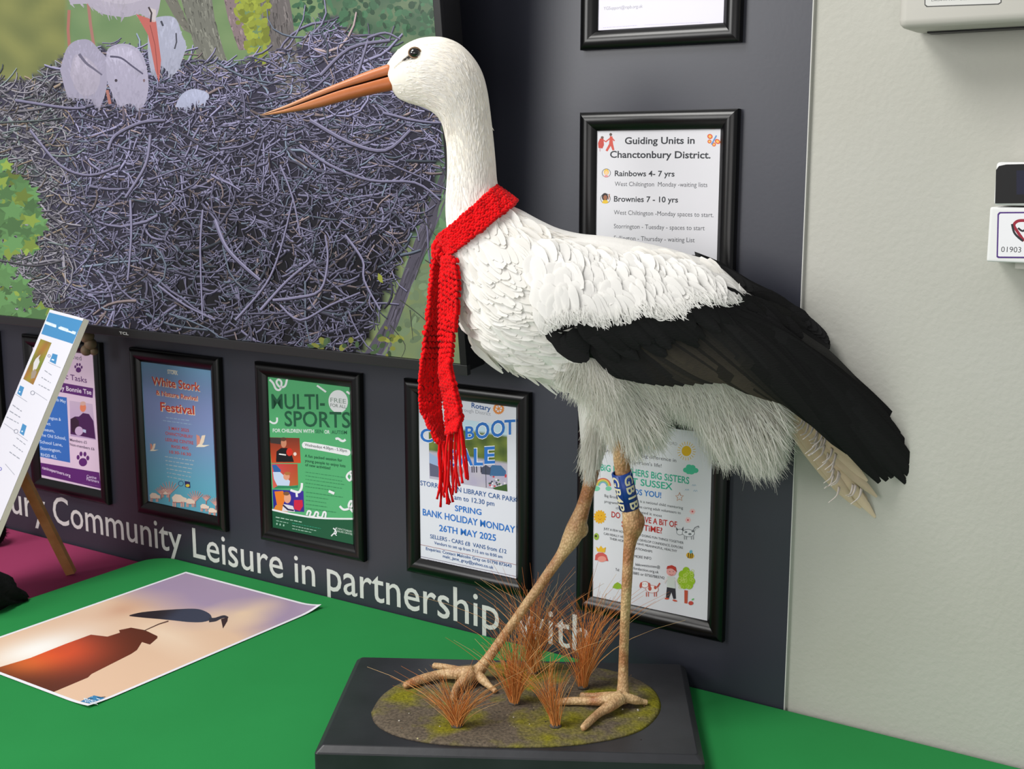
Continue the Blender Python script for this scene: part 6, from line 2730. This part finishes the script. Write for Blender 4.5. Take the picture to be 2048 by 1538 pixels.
# hanging ends
tailA_L = [(866, 500), (862, 545), (857, 584), (853, 623), (847, 662), (841, 714), (836, 749), (835, 785), (839, 820), (850, 842), (863, 865), (876, 886)]
tailA_R = [(886, 506), (885, 545), (884, 584), (883, 623), (883, 662), (882, 714), (883, 749), (883, 785), (882, 820), (883, 842), (885, 864), (890, 884)]
tailB_L = [(886, 514), (883, 548), (880, 597), (879, 649), (881, 714), (881, 743), (884, 771), (891, 807), (893, 846), (895, 868)]
tailB_R = [(911, 512), (918, 556), (918, 610), (913, 645), (906, 690), (902, 730), (907, 758), (914, 786), (920, 820), (923, 838), (914, 862)]


def hang(Lp, Rp, yL, yR, name, rows, cols):
    Lx, Rx = catmull(Lp, 3), catmull(Rp, 3)
    n = len(Lx)
    m_ = len(Rx)
    L3 = np.array([AY(p[0], p[1], yL + 0.004 * math.sin(i * 0.35)) for i, p in enumerate(Lx)])
    R3 = np.array([AY(p[0], p[1], yR - 0.004 * math.sin(i * 0.3 + 1)) for i, p in enumerate(Rx)])
    mb = MB()
    core(mb, L3, R3, (0, -1, 0.1), 60, 0.0035)
    ribbon(mb, L3, R3, (0, -1, 0.1), rows, cols, 0.0045, 0.02)
    return kput(mb, name), L3[-1], R3[-1]


oa, aL, aR = hang(tailA_L, tailA_R, Y0 - 0.014, Y0 + 0.010, 'hanging_end', 50, 5)
ob, bL, bR = hang(tailB_L, tailB_R, Y0 - 0.028, Y0 - 0.046, 'hanging_end', 46, 5)


def fringe(ends, src, name_parent):
    mb = MB()
    for (x0, y0, x1, y1) in ends:
        P = catmull([(x0, y0), (x0 + (x1 - x0) * 0.3 + rs.gauss(0, 2), y0 + (y1 - y0) * 0.3), (x0 + (x1 - x0) * 0.65 + rs.gauss(0, 3), y0 + (y1 - y0) * 0.65), (x1, y1)], 5)
        yy = src + rs.gauss(0, 0.004)
        P3 = [AY(p[0], p[1], yy) for p in P]
        n = len(P3)
        mb.tube(P3, [0.0017 + 0.0003 * math.sin(i * 2.1 + x0) for i in range(n)], redc(), seg=7)
    o = mb.build('fringe', M_red, None, True)
    o.parent = name_parent
    o.matrix_parent_inverse = Matrix.Identity(4)


fringe([(880, 884, 874, 998), (882, 886, 881, 1014), (884, 886, 889, 995), (886, 886, 894, 1008), (888, 884, 900, 1006), (888, 882, 906, 1004), (879, 884, 878, 985), (886, 888, 898, 1009)], Y0 - 0.008, oa)
fringe([(897, 866, 888, 985), (900, 868, 896, 975), (905, 868, 907, 980), (911, 866, 912, 986), (916, 860, 905, 990), (919, 850, 925, 966), (922, 848, 936, 960), (921, 852, 933, 958), (913, 864, 919, 972)], Y0 - 0.034, ob)
